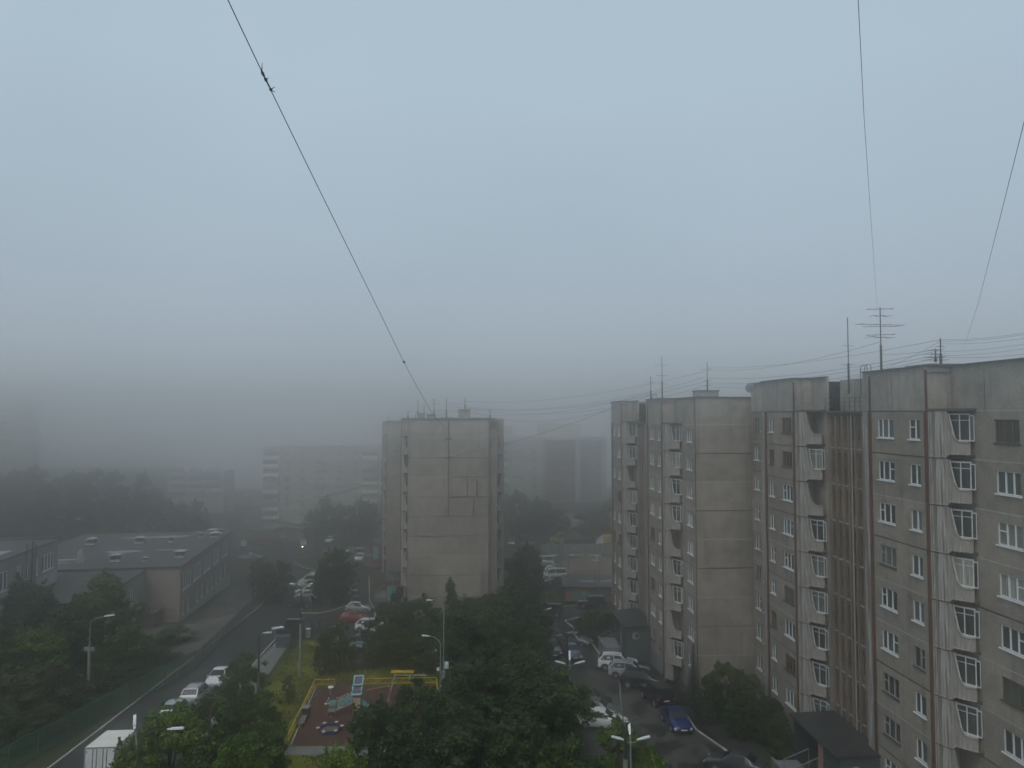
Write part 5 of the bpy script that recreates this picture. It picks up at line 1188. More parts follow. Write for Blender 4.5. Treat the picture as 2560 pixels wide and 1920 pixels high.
r, h = post(792, 1404, 1325, 'plain pole at the junction grass corner', 'pole', 'utility_pole', group='plain poles'); pole(r, h, .22, .16, 'timber')
r, h = post(703, 1402, 1358, 'short thin pole on the street near the junction', 'pole', 'utility_pole', group='plain poles'); pole(r, h, .10, .08, 'iron')
r, h = post(632, 1503, 1405, 'thin pole in the school yard fence line', 'pole', 'utility_pole', group='plain poles'); pole(r, h, .09, .07, 'iron')
r, h = post(776, 1530, 1470, 'thin leaning sign post by the black off-roader', 'pole', 'utility_pole', group='plain poles'); pole(r, h, .05, .04, 'polecon')
r, h = post(983, 1552, 1440, 'lamp post with two dark arms and two small white heads at the end wall corner'); pole(r, h, .10, .07, 'galv'); armset(r, [(h - .1, -1.2, 0, .75, 0), (h - .1, 1.7, 0, .75, 0)], 'iron', .05); head(r, (.3, -.2, h - 2.6), (.75, 0, .4), .9); head(r, (.6, -.2, h - 2.7), (-.6, 0, .5), .9); b = MB(); b.bar((0, -.05, h - 3.0), (.5, -.2, h - 2.75), .06); b.build('bracket', M['galv'], r)
r, h = post(1109, 1718, 1512, 'tall thin grey lamp post with a white box, beside the curved lamp post'); pole(r, h, .09, .06, 'polegreen'); b = MB(); b.tube([(0, 0, h - .1), (-.2, 0, h + .35), (-.75, 0, h + .5), (-1.4, 0, h + .48)], .04, 6); b.build('arm', M['polegreen'], r); head(r, (-1.3, 0, h + .48), (-1, 0, -.05), .5); b = MB(); b.box(.1, .5, -.2, .2, 1.9, 2.5); b.build('control_box', M['lampwhite'], r)
r, h = post(1101, 1768, 1610, 'grey lamp post with a swan neck arm at the playground corner'); pole(r, h, .09, .06, 'polegreen'); armset(r, [(h - .1, -1.25, 0, .85, .55)], 'polegreen'); b = MB(); b.box(.1, .42, -.15, .15, 2.5, 3.3); b.build('control_box', M['polegreen'], r); b = MB(); b.box(-.35, -.1, -.12, .12, 3.4, 3.6); b.build('camera_box', M['lampwhite'], r); b = MB(); b.box(-.45, -.1, -.12, .12, 1.0, 1.25); b.build('loudspeaker', M['lampwhite'], r)
def twin(px, pb, pt, Y, lab, span): 
    r, h = post(px, pb, pt, lab, Y=Y); pole(r, h, .12, .09, 'iron'); armset(r, [(h - .1, -span, 0, .85, 0), (h - .1, span, 0, .85, 0)], 'iron', .055); return r, h
r, h = twin(1339, 1560, 1500, 92, 'far dark twin arm post among the trees by the path', 1.9)
r, h = twin(1418, 1720, 1597, 66, 'dark twin arm post in front of the navy saloon', 1.5)
r, h = twin(1564, 1960, 1822, 44, 'nearest dark twin arm post with an upright spike', 1.3); b = MB(); b.tube([(0, 0, h), (-.25, 0, h + 1.2), (-.32, 0, h + 2.7)], .035, 6); b.build('spike', M['galv'], r)
b = MB(); b.tube([(0, 0, -.5), (0, 0, h - 1.8)], .15, 8); b.build('pole_base', M['polecon'], r)
def triple(px, pb, pt, Y, lab, L):
    r, h = post(px, pb, pt, lab, Y=Y); pole(r, h, .08, .06, 'polegreen')
    for (dx, dy, dz) in ((-1, -.1, .28), (1, -.1, .28), (.05, .9, .75)):
        v = Vector((dx, dy, dz)).normalized(); b = MB(); b.tube([(0, 0, h - .12), v * .3 + Vector((0, 0, h - .12)), v * .62 + Vector((0, 0, h))], .03, 5); b.build('arm', M['polegreen'], r); head(r, v * .6 + Vector((0, 0, h)), v, L)
triple(1349, 1590, 1528, 89, 'white three headed lamp beside the dark jeep under the trees', .9)
triple(1425, 1745, 1662, 64, 'white three headed lamp in front of the navy saloon post', .75)
triple(1577, 1960, 1853, 46, 'nearest white three headed lamp on a grey green pole', .66)
r, h = post(1499, 1520, 1410, 'lamp post with slanted white head before the graffiti garages'); pole(r, h, .11, .08, 'polecon'); b = MB(); b.tube([(0, 0, h - .1), (-.1, 0, h + .5), (-.3, 0, h + 1.0)], .05, 6); b.build('arm', M['iron'], r); head(r, (-.2, 0, h + .7), (-.45, 0, .8), .8); head(r, (-.3, -.2, h + .5), (-1, 0, .15), .8)
r, h = post(1487, 1482, 1427, 'thin pole standing on the garage roof line', 'pole', 'utility_pole', Y=118, group='plain poles'); pole(r, h, .07, .06, 'iron')
r, h = post(1421, 1420, 1384, 'thin pole with slanted lamp arm in the bare plot', Y=152); pole(r, h, .10, .08, 'iron'); b = MB(); b.tube([(0, 0, h - .1), (.3, 0, h + .4), (.9, 0, h + .9)], .05, 6); b.build('arm', M['galv'], r); head(r, (.8, 0, h + .8), (1, 0, .8), .9)
r, h = post(1397, 1392, 1356, 'thin pole beside the hoarding below the backhoe loader', 'pole', 'utility_pole', group='plain poles'); pole(r, h, .10, .08, 'iron')
for px, pt, Y, lab in ((172, 1300, 140, 'hazy two headed lamp behind the hall of the school'), (388, 1284, 150, 'hazy lamp with one head above the school roof vents'), (540, 1310, 160, 'hazy lamp near the far corner of the school roof')):
    r, h = post(px, pt + 100, pt, lab, Y=Y); pole(r, h, .10, .07, 'iron'); armset(r, [(h - .1, 1.3, 0, .3, .9)] + ([(h - .1, -1.0, 0, .6, .9)] if px == 172 else []), 'iron', .05)

# ------------------------------------------------------------------ fences
M['fencegreen'] = plain('green fence paint', (0.03, 0.115, 0.07), .5); M['fencedark'] = plain('dark fence paint', (0.03, 0.045, 0.04), .6)
def mesh_fence(name, label, P0, P1, h, step, mat, wires):
    P0, P1 = Vector((P0[0], P0[1], 0)), Vector((P1[0], P1[1], 0)); d = P1 - P0; L = d.length; n_ = max(1, round(L / step)); d.normalize()
    root = thing(name, label, 'fence', (P0.x, P0.y, plane_z(P0.y)))
    Q = lambda u, z: Vector((d.x * u, d.y * u, plane_z(P0.y + d.y * u) - plane_z(P0.y) + z))
    for k in range(n_ + 1):
        b = MB(); b.bar(Q(L * k / n_, -.3), Q(L * k / n_, h + .05), .08); b.build('post', M[mat], root)
    for k in range(n_):
        a, c = L * k / n_ + .05, L * (k + 1) / n_ - .05; b = MB()
        for z in (.08, h - .04): b.bar(Q(a, z), Q(c, z), .05)
        m_ = int((c - a) / wires)
        for j in range(m_ + 1): b.bar(Q(a + (c - a) * j / m_, .08), Q(a + (c - a) * j / m_, h - .04), .014, .014)
        for z in np.linspace(.3, h - .25, 6): b.bar(Q(a, float(z)), Q(c, float(z)), .014, .014)
        b.build('mesh_panel', M[mat], root)
    return root
fa, fb, fc_ = gp(-60, 1975), gp(487, 1672), gp(648, 1508)
mesh_fence('green_fence', 'green wire mesh fence along the left street', fa, fb, 2.0, 3.0, 'fencegreen', .075)
mesh_fence('dark_fence', 'dark railing fence continuing past the school yard', gp(489, 1670), fc_, 1.7, 3.0, 'fencedark', .14)
M['yellowpaint'] = plain('yellow playground paint', (0.52, 0.35, 0.02), .5)
def low_fence(label, pts, h=.62):
    root = thing('playground_fence', label, 'fence', (pts[0].x, pts[0].y, plane_z(pts[0].y)), 0, 'low yellow playground fences'); o = root.location.copy()
    up = Vector((0, 0, 1))
    for a, c in zip(pts[:-1], pts[1:]):
        a, c = a - o, c - o; L = (c - a).length; n_ = max(1, round(L / 1.9)); b = MB(); b2 = MB()
        for z in (.12, h): b.bar(a + up * z, c + up * z, .07)
        b.build('rail', M['yellowpaint'], root)
        for k in range(n_ + 1):
            q = a.lerp(c, k / n_); b2.bar(q, q + up * (h + .03), .05)
        b2.build('post', M['yellowpaint'], root)
        b3 = MB()
        for k in range(n_):
            q, s = a.lerp(c, k / n_), a.lerp(c, (k + 1) / n_); mid = q.lerp(s, .5)
            b3.bar(q + up * .12, mid + up * h, .025); b3.bar(mid + up * h, s + up * .12, .025); b3.bar(mid + up * .12, mid + up * h, .02)
        b3.build('lattice', M['yellowpaint'], root)
low_fence('low yellow lattice fence on the lawn side, bent at the far corner', [gp(719, 1858), gp(787.7, 1714), gp(836.6, 1713.5)])
low_fence('low yellow lattice fence on the far side, turning at the swan neck lamp', [gp(887, 1712), gp(1091, 1709), gp(1098, 1765)])

# ------------------------------------------------------------------ playground
M['turq'] = plain('turquoise panel', (0.16, 0.38, 0.40), .5); M['woodpost'] = plain('varnished wood post', (0.26, 0.14, 0.06), .6, var=.2, scale=9); M['beige'] = plain('beige panel', (0.44, 0.38, 0.27), .6); M['purple'] = plain('purple roof inset', (0.10, 0.07, 0.12), .6); M['bluebox'] = plain('blue painted boards', (0.02, 0.045, 0.17), .5); M['pinkseat'] = plain('pale pink seat', (0.56, 0.36, 0.28), .6); M['sand'] = plain('damp sand', (0.13, 0.105, 0.06), .95, var=.3, scale=4); M['slat'] = plain('grey bench slats', (0.2, 0.18, 0.165), .7, var=.2, scale=8)
p = gp(893, 1786); pl = thing('play_tower', 'wooden play tower with turquoise roof frames, ramp and slide', 'climbing frame', p, R(4)); pl.scale = (.64, .64, .92)
f = MB()
for x in (-.55, .55):
    for y in (-.55, .55): f.tube([(x, y, -.1), (x, y, 2.45)], .07, 7)
f.build('post', M['woodpost'], pl)
f = MB(); f.box(-.6, .6, -.6, .6, 1.15, 1.23); f.build('deck', M['slat'], pl)
for (yy, zz, tag_) in ((-.62, 2.18, 0), (.62, 2.95, 1)):
    f = MB(); Mx = Matrix.Translation((.0 + .1 * tag_, yy * .55, zz + .25)) @ Matrix.Rotation(R(38 if tag_ == 0 else 38), 4, 'X')
    f.box(-.72, .72, -.62, -.44, 0, .06, 0, Mx); f.box(-.72, .72, .44, .62, 0, .06, 0, Mx); f.box(-.72, -.52, -.44, .44, 0, .06, 0, Mx); f.box(.52, .72, -.44, .44, 0, .06, 0, Mx); o = f.build('roof_frame', M['turq'], pl)
    f = MB(); f.box(-.52, .52, -.44, .44, -.02, .02, 0, Mx); f.build('roof_inset', M['purple'], o)
f = MB()
for y in (.55,): 
    for x in (-.45, .55): f.tube([(x, y, 2.4), (x, y, 3.2)], .06, 6)
f.build('post', M['woodpost'], pl)
f = MB(); f.box(-.5, .5, -.63, -.59, .55, 1.75); f.build('front_panel', M['beige'], pl)
f = MB()
for (x, z, a) in ((-.2, 1.3, .3), (.15, 1.1, -.4), (0, .85, .1)): f.box(x - .14, x + .14, -.645, -.631, z - .03, z + .03, 0, Matrix.Translation((x, 0, z)) @ Matrix.Rotation(a, 4, 'Y') @ Matrix.Translation((-x, 0, -z)))
f.build('panel_motif', M['woodpost'], pl)
f = MB()                                # ramp with panelled sides from the low platform up to the tower
f.prism([(-2.9, -.5), (-.6, -.5), (-.6, .5), (-2.9, .5)], lambda x, y: .45 + (x + 2.9) * .30, lambda x, y: .52 + (x + 2.9) * .30); f.box(-4.1, -2.92, -.55, .55, .45, .52); f.build('ramp', M['slat'], pl)
for y in (-.56, .56):
    f = MB()
    for z in (.15, .95): f.bar((-2.85, y, .5 + z), (-.6, y, 1.15 + z), .09, .07)
    rl = f.build('ramp_rail', M['beige'], pl)
    f = MB()
    for k in range(4): x = -2.7 + k * .55; zz = .56 + (x + 2.9) * .3; f.face([(x, y - .03, zz + .2), (x + .4, y - .03, zz + .3), (x + .4, y - .03, zz + .85), (x, y - .03, zz + .75)]); f.face([(x, y + .03, zz + .2), (x, y + .03, zz + .75), (x + .4, y + .03, zz + .85), (x + .4, y + .03, zz + .3)])
    f.build('ramp_panel', M['turq'], rl)
for x in (-4.1, -2.9):
    for y in (-.55, .55):
        f = MB(); f.tube([(x, y, -.1), (x, y, 1.45)], .075, 7); f.ball((x, y, 1.48), .1, 7, 5, 1); f.build('ramp_post', [M['woodpost'], M['beige']], pl)
f = MB(); f.box(-4.0, -3.0, .5, .56, .7, 1.3); f.build('platform_panel', M['turq'], pl)
f = MB(); f.prism([(-4.5, .2), (-3.9, .55), (-4.0, .75), (-4.7, .45)], .95, 1.02); f.bar((-4.12, -.4, .6), (-4.1, -.1, 1.3), .05); f.build('wheel_panel', M['lampwhite'], pl)
f = MB(); f.prism([(.6, -.32), (2.2, -.32), (2.2, .32), (.6, .32)], lambda x, y: 1.12 - (x - .6) * .62, lambda x, y: 1.2 - (x - .6) * .62)
for y in (-.36, .32): f.prism([(.6, y), (2.2, y), (2.2, y + .04), (.6, y + .04)], lambda x, y: 1.12 - (x - .6) * .62, lambda x, y: 1.5 - (x - .6) * .62)
f.build('slide', M['turq'], pl)
f = MB(); f.tube([(.55, .5, 2.1), (4.3, 1.2, 2.35)], .08, 7); f.ball((4.35, 1.2, 2.35), .12, 7, 5, 1); f.build('swing_beam', [M['woodpost'], M['pinkseat']], pl)
f = MB(); f.tube([(4.3, 1.2, 2.3), (4.6, .1, -.1)], .06, 6); f.tube([(4.3, 1.2, 2.3), (4.5, 2.3, -.1)], .06, 6); f.build('swing_leg', M['woodpost'], pl)
p0, p1 = gp(967, 1763), gp(981, 1700)
wp = thing('leaning_pole', 'long pale slanting pole of the swing by the trees', 'pole', p0); f = MB(); f.tube([(0, 0, 0), (.55, 1.2, 2.35)], .05, 6); f.build('pole', M['kerb'], wp); f = MB(); f.tube([(1.1, 2.4, 0), (.55, 1.2, 2.35)], .05, 6); f.build('strut', M['kerb'], wp); f = MB(); f.tube([(.55, 1.2, 2.35), (3.6, 1.2, 2.35)], .05, 6); f.build('beam', M['kerb'], wp)
# sandbox
p = gp(825, 1829); sb_ = thing('sandbox', 'blue six sided sandbox with pale pink corner seats', 'sandbox', p, R(12)); b = MB(); s_ = MB(); Rr = .98
hx_ = [(Rr * math.cos(R(60 * k)), Rr * math.sin(R(60 * k))) for k in range(6)]
for k in range(6): b.bar((*hx_[k], .17), (*hx_[(k + 1) % 6], .17), .38, .05) if False else b.prism([hx_[k], hx_[(k + 1) % 6], (hx_[(k + 1) % 6][0] * .93, hx_[(k + 1) % 6][1] * .93), (hx_[k][0] * .93, hx_[k][1] * .93)], -.1, .38)
b.build('frame', M['bluebox'], sb_); s_.prism([(x * .93, y * .93) for x, y in hx_], -.1, .12); s_.build('sand', M['sand'], sb_)
for x, y in hx_:
    f = MB(); f.tube([(x * 1.02, y * 1.02, .38), (x * 1.02, y * 1.02, .43)], .17, 10); f.build('seat', M['pinkseat'], sb_)
p = gp(753, 1812); dd = gp(767, 1785) - gp(742, 1832); ang = math.atan2(dd.y, dd.x)
be = thing('park_bench', 'grey slatted bench along the yellow fence beside the bin', 'bench', p, ang)
f = MB()
for k in range(4): f.box(-.9, .9, -.32 + k * .12, -.23 + k * .12, .43, .47)
f.build('seat', M['slat'], be); f = MB()
for k in range(3): f.box(-.9, .9, .17 + k * .03, .20 + k * .03, .55 + k * .14, .66 + k * .14)
f.build('backrest', M['slat'], be)
for x in (-.75, .75):
    f = MB(); f.bar((x, -.3, 0), (x, -.3, .43), .06); f.bar((x, .18, 0), (x, .24, .98), .06); f.bar((x, -.3, .41), (x, .2, .41), .05); f.build('leg', M['iron'], be)
p = gp(765, 1794); bi = thing('litter_bin', 'dark square litter bin with pale lid by the bench', 'bin', p)
f = MB(); f.box(-.3, .3, -.3, .3, 0, .9); f.build('body', M['trim'], bi); f = MB(); f.box(-.33, .33, -.33, .33, .9, .97); f.build('lid', M['galv'], bi)
p = gp(827, 1737); mu = thing('play_table', 'small round white and green play table behind the ramp', 'table', p); f = MB(); f.tube([(0, 0, 0), (0, 0, .75)], .1, 8); f.build('leg', M['galv'], mu); f = MB(); f.tube([(0, 0, .72), (0, 0, .8), (0, 0, .84)], [.30, .26, .12], 10); f.build('top', M['lampwhite'], mu); f = MB(); f.tube([(0, 0, .66), (0, 0, .72)], [.2, .3], 10); f.build('rim', plain('fresh green plastic', (0.15, .4, .12), .5), mu)
p = gp(780, 1780); tb_ = thing('exercise_bars', 'thin grey exercise bars along the yellow fence', 'exercise bars', p, R(72)); 
for x in (-.9, .9): f = MB(); f.tube([(x, 0, 0), (x, 0, 1.5)], .035, 6); f.build('post', M['galv'], tb_)
f = MB(); f.tube([(-.9, 0, 1.3), (.9, 0, 1.3)], .03, 6); f.build('bar', M['galv'], tb_)
p = gp(1006, 1697); yt_ = thing('yellow_table', 'yellow plank table on the lawn beyond the playground', 'table', p); f = MB(); f.box(-1.2, 1.2, -.35, .35, .7, .77); f.build('top', M['yellowpaint'], yt_)
for x in (-.8, .8): f = MB(); f.tube([(x, 0, 0), (x, 0, .7)], .12, 8); f.build('leg', M['kerb'], yt_)
# street pieces left of the lawn
p = gp(708, 1617); wc = thing('waste_container', 'blue grey waste container stuffed with branches at the street edge', 'waste container', p, R(10))
M['containerblue'] = plain('blue grey container paint', (0.07, 0.095, 0.11), .6, var=.3)
f = MB(); f.prism([(-.8, -.6), (.8, -.6), (.8, .6), (-.8, .6)], .1, lambda x, y: 1.35); f.box(-.9, .9, -.7, .7, 1.35, 1.42); f.build('body', M['containerblue'], wc)
f = MB(); f.box(-.9, .9, .45, .7, 1.42, 1.95); f.bar((.2, 0, 1.4), (.9, .2, 2.4), .07); f.bar((-.3, 0, 1.4), (-.8, .1, 2.0), .06); f.build('lid', M['trim'], wc)
p = gp(738, 1596); sh_ = thing('metal_shed', 'dark metal shelter box behind the waste container', 'shed', p); f = MB(); f.box(-1.0, 1.0, 0, .08, 0, 2.4); f.box(-1.0, -.92, -1.0, 0, 0, 2.4); f.box(.92, 1.0, -1.0, 0, 0, 2.4); f.build('wall', M['trim'], sh_); f = MB(); f.box(-1.05, 1.05, -.2, .12, 2.4, 2.5); f.build('roof', M['galv'], sh_)
p = gp(771, 1594); wb_ = thing('white_bollard_box', 'small white cabinet standing by the yard entrance', 'cabinet', p); f = MB(); f.box(-.25, .25, -.2, .2, 0, 1.1); f.build('body', M['kerb'], wb_); f = MB(); f.box(-.28, .28, -.23, .23, 1.1, 1.16); f.build('lid', M['lampwhite'], wb_)
p = gp(780, 1586); gt = thing('gate_posts', 'dark iron gate posts with a sagging chain by the white cabinet', 'gate', p)
for x in (-.1, .9, 1.3): f = MB(); f.bar((x, 0, 0), (x, 0, 1.7), .12); f.build('post', M['iron'], gt)
f = MB(); f.tube([(-.1, 0, 1.0), (-1.2, .1, .7), (-2.4, 0, 1.0)], .03, 5); f.build('chain', M['galv'], gt)
# crossing signs, signal, flower bed
M['signwhite'] = plain('white sign face', (0.7, 0.7, 0.62), .5); M['signyellow'] = plain('yellow sign border', (0.6, 0.52, 0.2), .5); M['signblue'] = plain('blue sign field', (0.06, 0.09, 0.16), .5)
def crossing(px, pb, pt, lab):
    p = gp(px, pb); h = at(px, pt, p.y).z - p.z; r = thing('crossing_sign', lab, 'road sign', p, 0, 'pedestrian crossing signs')
    f = MB(); f.tube([(0, .06, -.2), (0, .06, h + .5)], .06, 6); f.build('post', M['galv'], r)
    f = MB(); f.box(-.62, .62, -.02, .02, h - .62, h + .62); pn = f.build('panel', M['signwhite'], r)
    f = MB(); f.box(-.40, .40, -.03, -.021, h - .40, h + .40); f.build('panel_field', M['signblue'], pn)
    f = MB(); f.face([(-.33, -.034, h - .33), (.33, -.034, h - .33), (0, -.034, h + .34)]); f.build('triangle', M['signwhite'], pn)
    f = MB(); f.ball((.0, -.04, h + .10), .05, 6, 4); f.bar((0, -.04, h + .05), (-.02, -.04, h - .1), .07, .01); f.bar((-.02, -.04, h - .1), (-.12, -.04, h - .28), .045, .01); f.bar((-.02, -.04, h - .1), (.1, -.04, h - .28), .045, .01); f.build('walking_figure', M['trim'], pn); return r, h
crossing(608, 1396, 1358, 'square pedestrian crossing sign by the school end')
crossing(757, 1399, 1355, 'square pedestrian crossing sign at the junction grass corner')
p = gp(757.5, 1400); tl = thing('traffic_light', 'small signal with one warm lit lamp under the crossing sign', 'traffic light', p + Vector((0, -.25, 0)))
h = at(757, 1366, p.y).z - p.z; f = MB(); f.tube([(0, .1, -.2), (0, .1, h + .3)], .05, 6); f.build('post', M['galv'], tl); f = MB(); f.box(-.2, .2, -.15, .1, h - .45, h + .35); f.build('housing', M['trim'], tl)
em, nt, b_ = new_mat('lit amber lamp'); b_.inputs['Base Color'].default_value = (1, .7, .35, 1); b_.inputs['Emission Color'].default_value = (1, .62, .3, 1); b_.inputs['Emission Strength'].default_value = 18
f = MB(); f.ball((0, -.17, h), .14, 8, 6); f.build('lamp', em, tl)
M['flowers'] = leaf_mat('red flowers', [(.05, .05, .02), (.18, .05, .03), (.30, .07, .05)])
me, cs = crown_mesh('flower_bed', 44, 1.0, .05, .9, 60, 2600, .14, 'bush', 'mid'); me.materials.clear(); me.materials.append(M['flowers'])
for k in range(5):
    p = gp(636 + k * 17, 1359); o = put('flower_bush', me); o.location = p; o.scale = (1.5, 1.2, 1.2 + .15 * (k % 2)); tag(o, 'red flowering bush in the bed at the junction before the kiosk', 'bush', 'red flowering bushes at the junction')

# ------------------------------------------------------------------ antennas on the roofs
def mast(loc, h, label, bars, r=.035, kind='antenna', base=True):
    a = thing('antenna_mast', label, 'antenna', loc, 0, 'antennas and masts on the roofs')
    f = MB(); f.tube([(0, 0, 0), (0, 0, h * .4)], r * 1.7, 7); f.tube([(0, 0, h * .4), (0, 0, h)], r * .8, 6); f.build('mast', M['iron'], a)
    for (z, L, ang, n_) in bars:
        f = MB(); d = Vector((math.cos(R(ang)), math.sin(R(ang)), 0)); s = Vector((-d.y, d.x, 0)); f.bar(d * -L * .5 + Vector((0, 0, z)), d * L * .5 + Vector((0, 0, z)), .03)
        for k in range(n_): q = d * (-L * .45 + L * .9 * k / max(1, n_ - 1)) + Vector((0, 0, z)); f.bar(q - s * (.45 - .03 * k), q + s * (.45 - .03 * k), .018)
        f.build('crossbar', M['iron'], a)
    return a
def on_roof(px, py_b, py_t, Y): p = at(px, py_b, Y); return p, at(px, py_t, Y).z - p.z
TOPS = {}
for key, px, pb, pt, Y, lab, bars in (
  ('b1a', 2203.5, 925, 768, 47.5, 'tallest aerial with six crossbars on the nearest block', [(.97, 1.6, 170, 4), (.86, 1.2, 190, 3), (.72, 3.4, 10, 4), (.69, 2.2, 175, 0), (.56, 1.7, 160, 4), (.52, 2.0, 20, 3)]),
  ('b1b', 2122.5, 985, 794, 53, 'thin spike aerial rising from the stairwell railing', [(.63, .9, 10, 0), (.38, 1.0, 0, 0)]),
  ('b1c', 2352.5, 912, 846, 43, 'stout short mast on the nearest block roof edge', [(.7, .5, 0, 0), (.3, .6, 0, 0)]),
  ('b1d', 2339, 905, 872, 44, 'short mast crowded with insulators and a ring on the nearest roof', [(.9, .6, 0, 2), (.6, .8, 15, 3), (.35, 1.0, 0, 3), (.15, 1.3, 0, 2)]),
  ('b2a', 1655.5, 996, 892, 77, 'aerial with two crossbars on the second block', [(.8, 1.6, 5, 0), (.55, 1.3, 0, 2), (.35, .8, 0, 0)]),
  ('b2b', 1627, 1000, 941, 80, 'lower slim mast left of the two bar aerial', [(.75, .8, 0, 0), (.2, .8, 0, 0)]),
  ('b2c', 1768.5, 978, 905, 76, 'mast on the roof hut of the second block', [(.75, 1.0, 170, 2), (.35, .8, 0, 3), (.2, .8, 0, 3)]),
  ('b3a', 1116, 1046, 994, 106, 'thick spike mast at the middle of the end wall roof', [(.04, 1.6, 0, 0)]),
  ('b3b', 1162.5, 1022, 993, 112, 'mast on the roof hut of the block with tar seams', [(.6, .5, 0, 0)]),
  ('b3c', 1085, 1046, 997, 110, 'aerial with one wide crossbar on the block with tar seams', [(.72, 1.7, 0, 2), (.95, .6, 20, 0)]),
  ('b3d', 1060, 1046, 1012, 107, 'plain short mast left of the wide crossbar aerial', [(.4, .8, 0, 0)]),
  ('b3e', 1045, 1046, 1000, 109, 'thin tall mast near the left roof end', [(.3, 1.0, 0, 0)]),
  ('b3f', 1020, 1046, 1028, 107, 'tiny mast at the left roof corner', [(.9, .6, 0, 0)]),
  ('b3g', 1225, 1046, 1022, 107, 'thin forked mast at the right roof end', [(.6, .5, 0, 0), (.9, .5, 0, 0)]),
  ('b4a', 971, 1056, 1040, 146, 'hazy small aerial on the foggy hidden block', [(.95, 1.0, 0, 2)]),
):
    p, h = on_roof(px, pb, pt, Y); TOPS[key] = (p, h); mast(p, h, lab, [(z * h, L, a, n_) for z, L, a, n_ in bars], .06 if Y > 100 else .045)
for (px, py, Y, lab, r_) in ((1053, 1042, 106, 'round dish on the left roof end of the block with tar seams', .55), (1620.5, 1358, 83.5, 'white satellite dish on the joint cover of the second block', .38), (1743, 988, 71.5, 'round dish at the roof corner of the second block', .4), (1874, 970, 67.5, 'round dish at the far roof corner of the nearest block', .45)):
    p = at(px, py, Y); a = thing('satellite_dish', lab, 'satellite dish', p, 0, 'satellite dishes')
    f = MB(); f.tube([(0, -.12, 0), (0, -.06, 0), (0, 0, 0)], [r_, r_ * .75, .05], 14); f.build('dish', M['galv'], a); f = MB(); f.bar((0, 0, 0), (.05, .3, -.3), .05); f.bar((0, -.1, -r_ * .8), (0, -.55, .0), .025); f.build('bracket', M['iron'], a)
# ------------------------------------------------------------------ wires
def wire(pts, r, label, name='overhead_wire', cat='wire', group=None):
    b = MB(); b.tube(pts, r, 4); o = b.build(name, M['iron'], None, 60); return tag(o, label, cat, group)
def sagline(a, c, sag, n=16): return [Vector(a).lerp(Vector(c), k / n) + Vector((0, 0, -4 * sag * (k / n) * (1 - k / n))) for k in range(n + 1)]
cab = [at(540, -70, 6.0)] + [at(x, y, Y) for x, y, Y in ((570, 0, 6.7), (660, 190, 7.95), (706, 285, 8.8), (810, 498, 11.4), (940, 762, 19.0), (1010, 905, 26.7), (1048, 976, 36), (1086, 1042, 54.7), (1104, 1060, 76), (1120, 1073, 103.4))]
from mathutils import geometry
def smooth(P, m=6):
    out = []
    for i in range(len(P) - 1):
        p0, p1, p2, p3 = P[max(0, i - 1)], P[i], P[i + 1], P[min(len(P) - 1, i + 2)]
        for k in range(m):
            t = k / m; out.append(.5 * ((2 * p1) + (p2 - p0) * t + (2 * p0 - 5 * p1 + 4 * p2 - p3) * t * t + (3 * p1 - p0 - 3 * p2 + p3) * t ** 3))
    out.append(P[-1]); return out
cb_root = thing('overhead_cable', 'thick black cable with knotted splice running down to the end wall with tar seams', 'cable', (0, 0, 0))
cp = smooth(cab); b = MB(); b.tube(cp, [.0045 + .00016 * p.y for p in cp], 6); b.build('cable', M['trim'], cb_root, 60)
s0, s1 = at(655, 180, 7.9), at(678, 226, 8.27); dv = (s1 - s0)
f = MB(); f.tube([s0 - dv * .1, s0 + dv * .06, s0 + dv * .2, s0 + dv * .32], [.005, .018, .013, .006], 8); f.tube([s0 + dv * .3, s0 + dv * .36, s0 + dv * .46, s0 + dv * .5], [.006, .018, .016, .006], 8); f.tube([s0 + dv * .5, s0 + dv * .9], [.010, .010], 6); f.tube([s0 + dv * .88, s0 + dv * .95, s0 + dv * 1.05], [.008, .02, .006], 8); f.build('splice', M['trim'], cb_root)
f = MB(); f.tube([s0 - dv * .06 + Vector((.004, 0, 0)), s0 - dv * .1 + Vector((.012, 0, .085))], [.008, .002], 5); f.tube([s0 + dv * .94, s0 + dv * .94 + Vector((.05, 0, .03))], [.007, .003], 5); f.tube([s0 + dv * 1.0, s0 + dv * 1.0 + Vector((.045, 0, -.02))], [.007, .003], 5); f.tube([s0 + dv * .4, s0 + dv * .4 + Vector((.03, 0, .02))], [.007, .003], 5); f.build('wire_end', M['trim'], cb_root)
f = MB(); q = at(1010, 905, 26.7); f.ball(q, .05, 7, 5); f.build('clamp', M['trim'], cb_root)
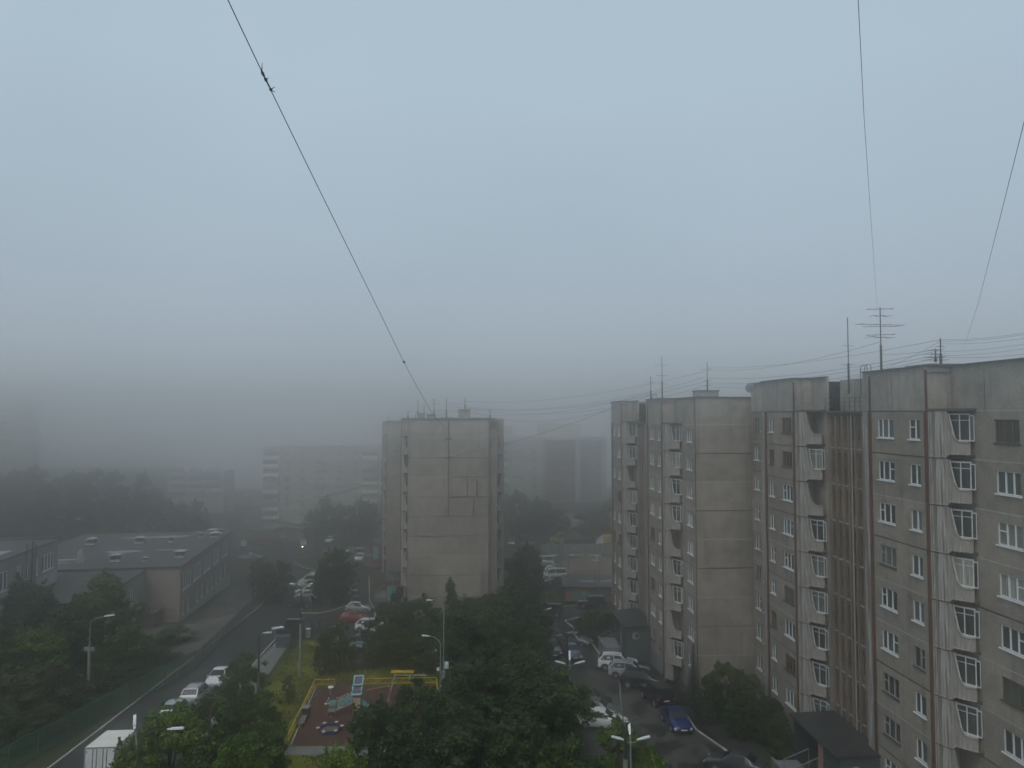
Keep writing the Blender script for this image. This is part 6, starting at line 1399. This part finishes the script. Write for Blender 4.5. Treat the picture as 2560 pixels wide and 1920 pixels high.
a_ = TOPS['b1a']; wire([at(2145, -10, 9), at(2145.5, 0, 9.2), at(2160, 290, 13.5), at(2178, 560, 22), at(2193, 770, 47.3)], .0045, 'thin wire from the sky down to the tallest aerial')
wire([at(2600, 180, 8), at(2560, 306, 9.5), at(2500, 545, 14), at(2445, 760, 24), at(2408, 872, 41)], .0045, 'thin wire from the right edge down to the stout short mast')
WG = 'wires strung between the roof masts'
def T(key, fz): p, h = TOPS[key]; return p + Vector((0, 0, h * fz))
for i, (a, c, sag) in enumerate(((T('b1c', .95), T('b2c', .8), .5), (T('b1d', .8), T('b2c', .45), .6), (T('b1d', .5), T('b2c', .25), .5), (T('b1d', .3), T('b2c', .15), .7), (T('b1c', .6), T('b1a', .25), .1), (T('b1c', .9), T('b1b', .2), .3), (T('b1a', .45), T('b2c', .7), .6),
   (T('b2c', .7), T('b3b', .65), 1.2), (T('b2c', .35), T('b3b', .2), 1.6), (T('b2c', .2), T('b3b', .1), 1.9), (T('b2b', .3), T('b3a', .4), 1.5), (T('b2c', .5), T('b3a', .6), 1.8), (T('b2a', .2), T('b3b', .0), 2.6), (T('b3b', .5), T('b3a', .8), .3), (T('b3a', .5), T('b3c', .5), .4), (T('b3a', .3), T('b3d', .5), .5))):
    wire(sagline(a, c, sag), .006 + .00008 * (a.y + c.y) / 2, 'thin dark wire strung between the roof masts of the blocks', group=WG)
for i, (px, py, src, fz) in enumerate(((2620, 822, 'b1c', .95), (2620, 836, 'b1c', .8), (2620, 850, 'b1d', .8), (2620, 862, 'b1d', .5), (2620, 878, 'b1c', .3), (2620, 826, 'b1c', .9))):
    wire(sagline(T(src, fz), at(px, py, 33), .15), .007, 'thin dark wire strung between the roof masts of the blocks', group=WG)
wire(sagline(at(1528, 1022, 95.5), at(1116, 1143, 103.4), .6) , .022, 'single wire from the second block roof to the tar seamed end wall')
wire(sagline(at(1116, 1143, 103.4), at(560, 1268, 170), 2.2), .028, 'single wire from the tar seamed end wall to the foggy hillside')
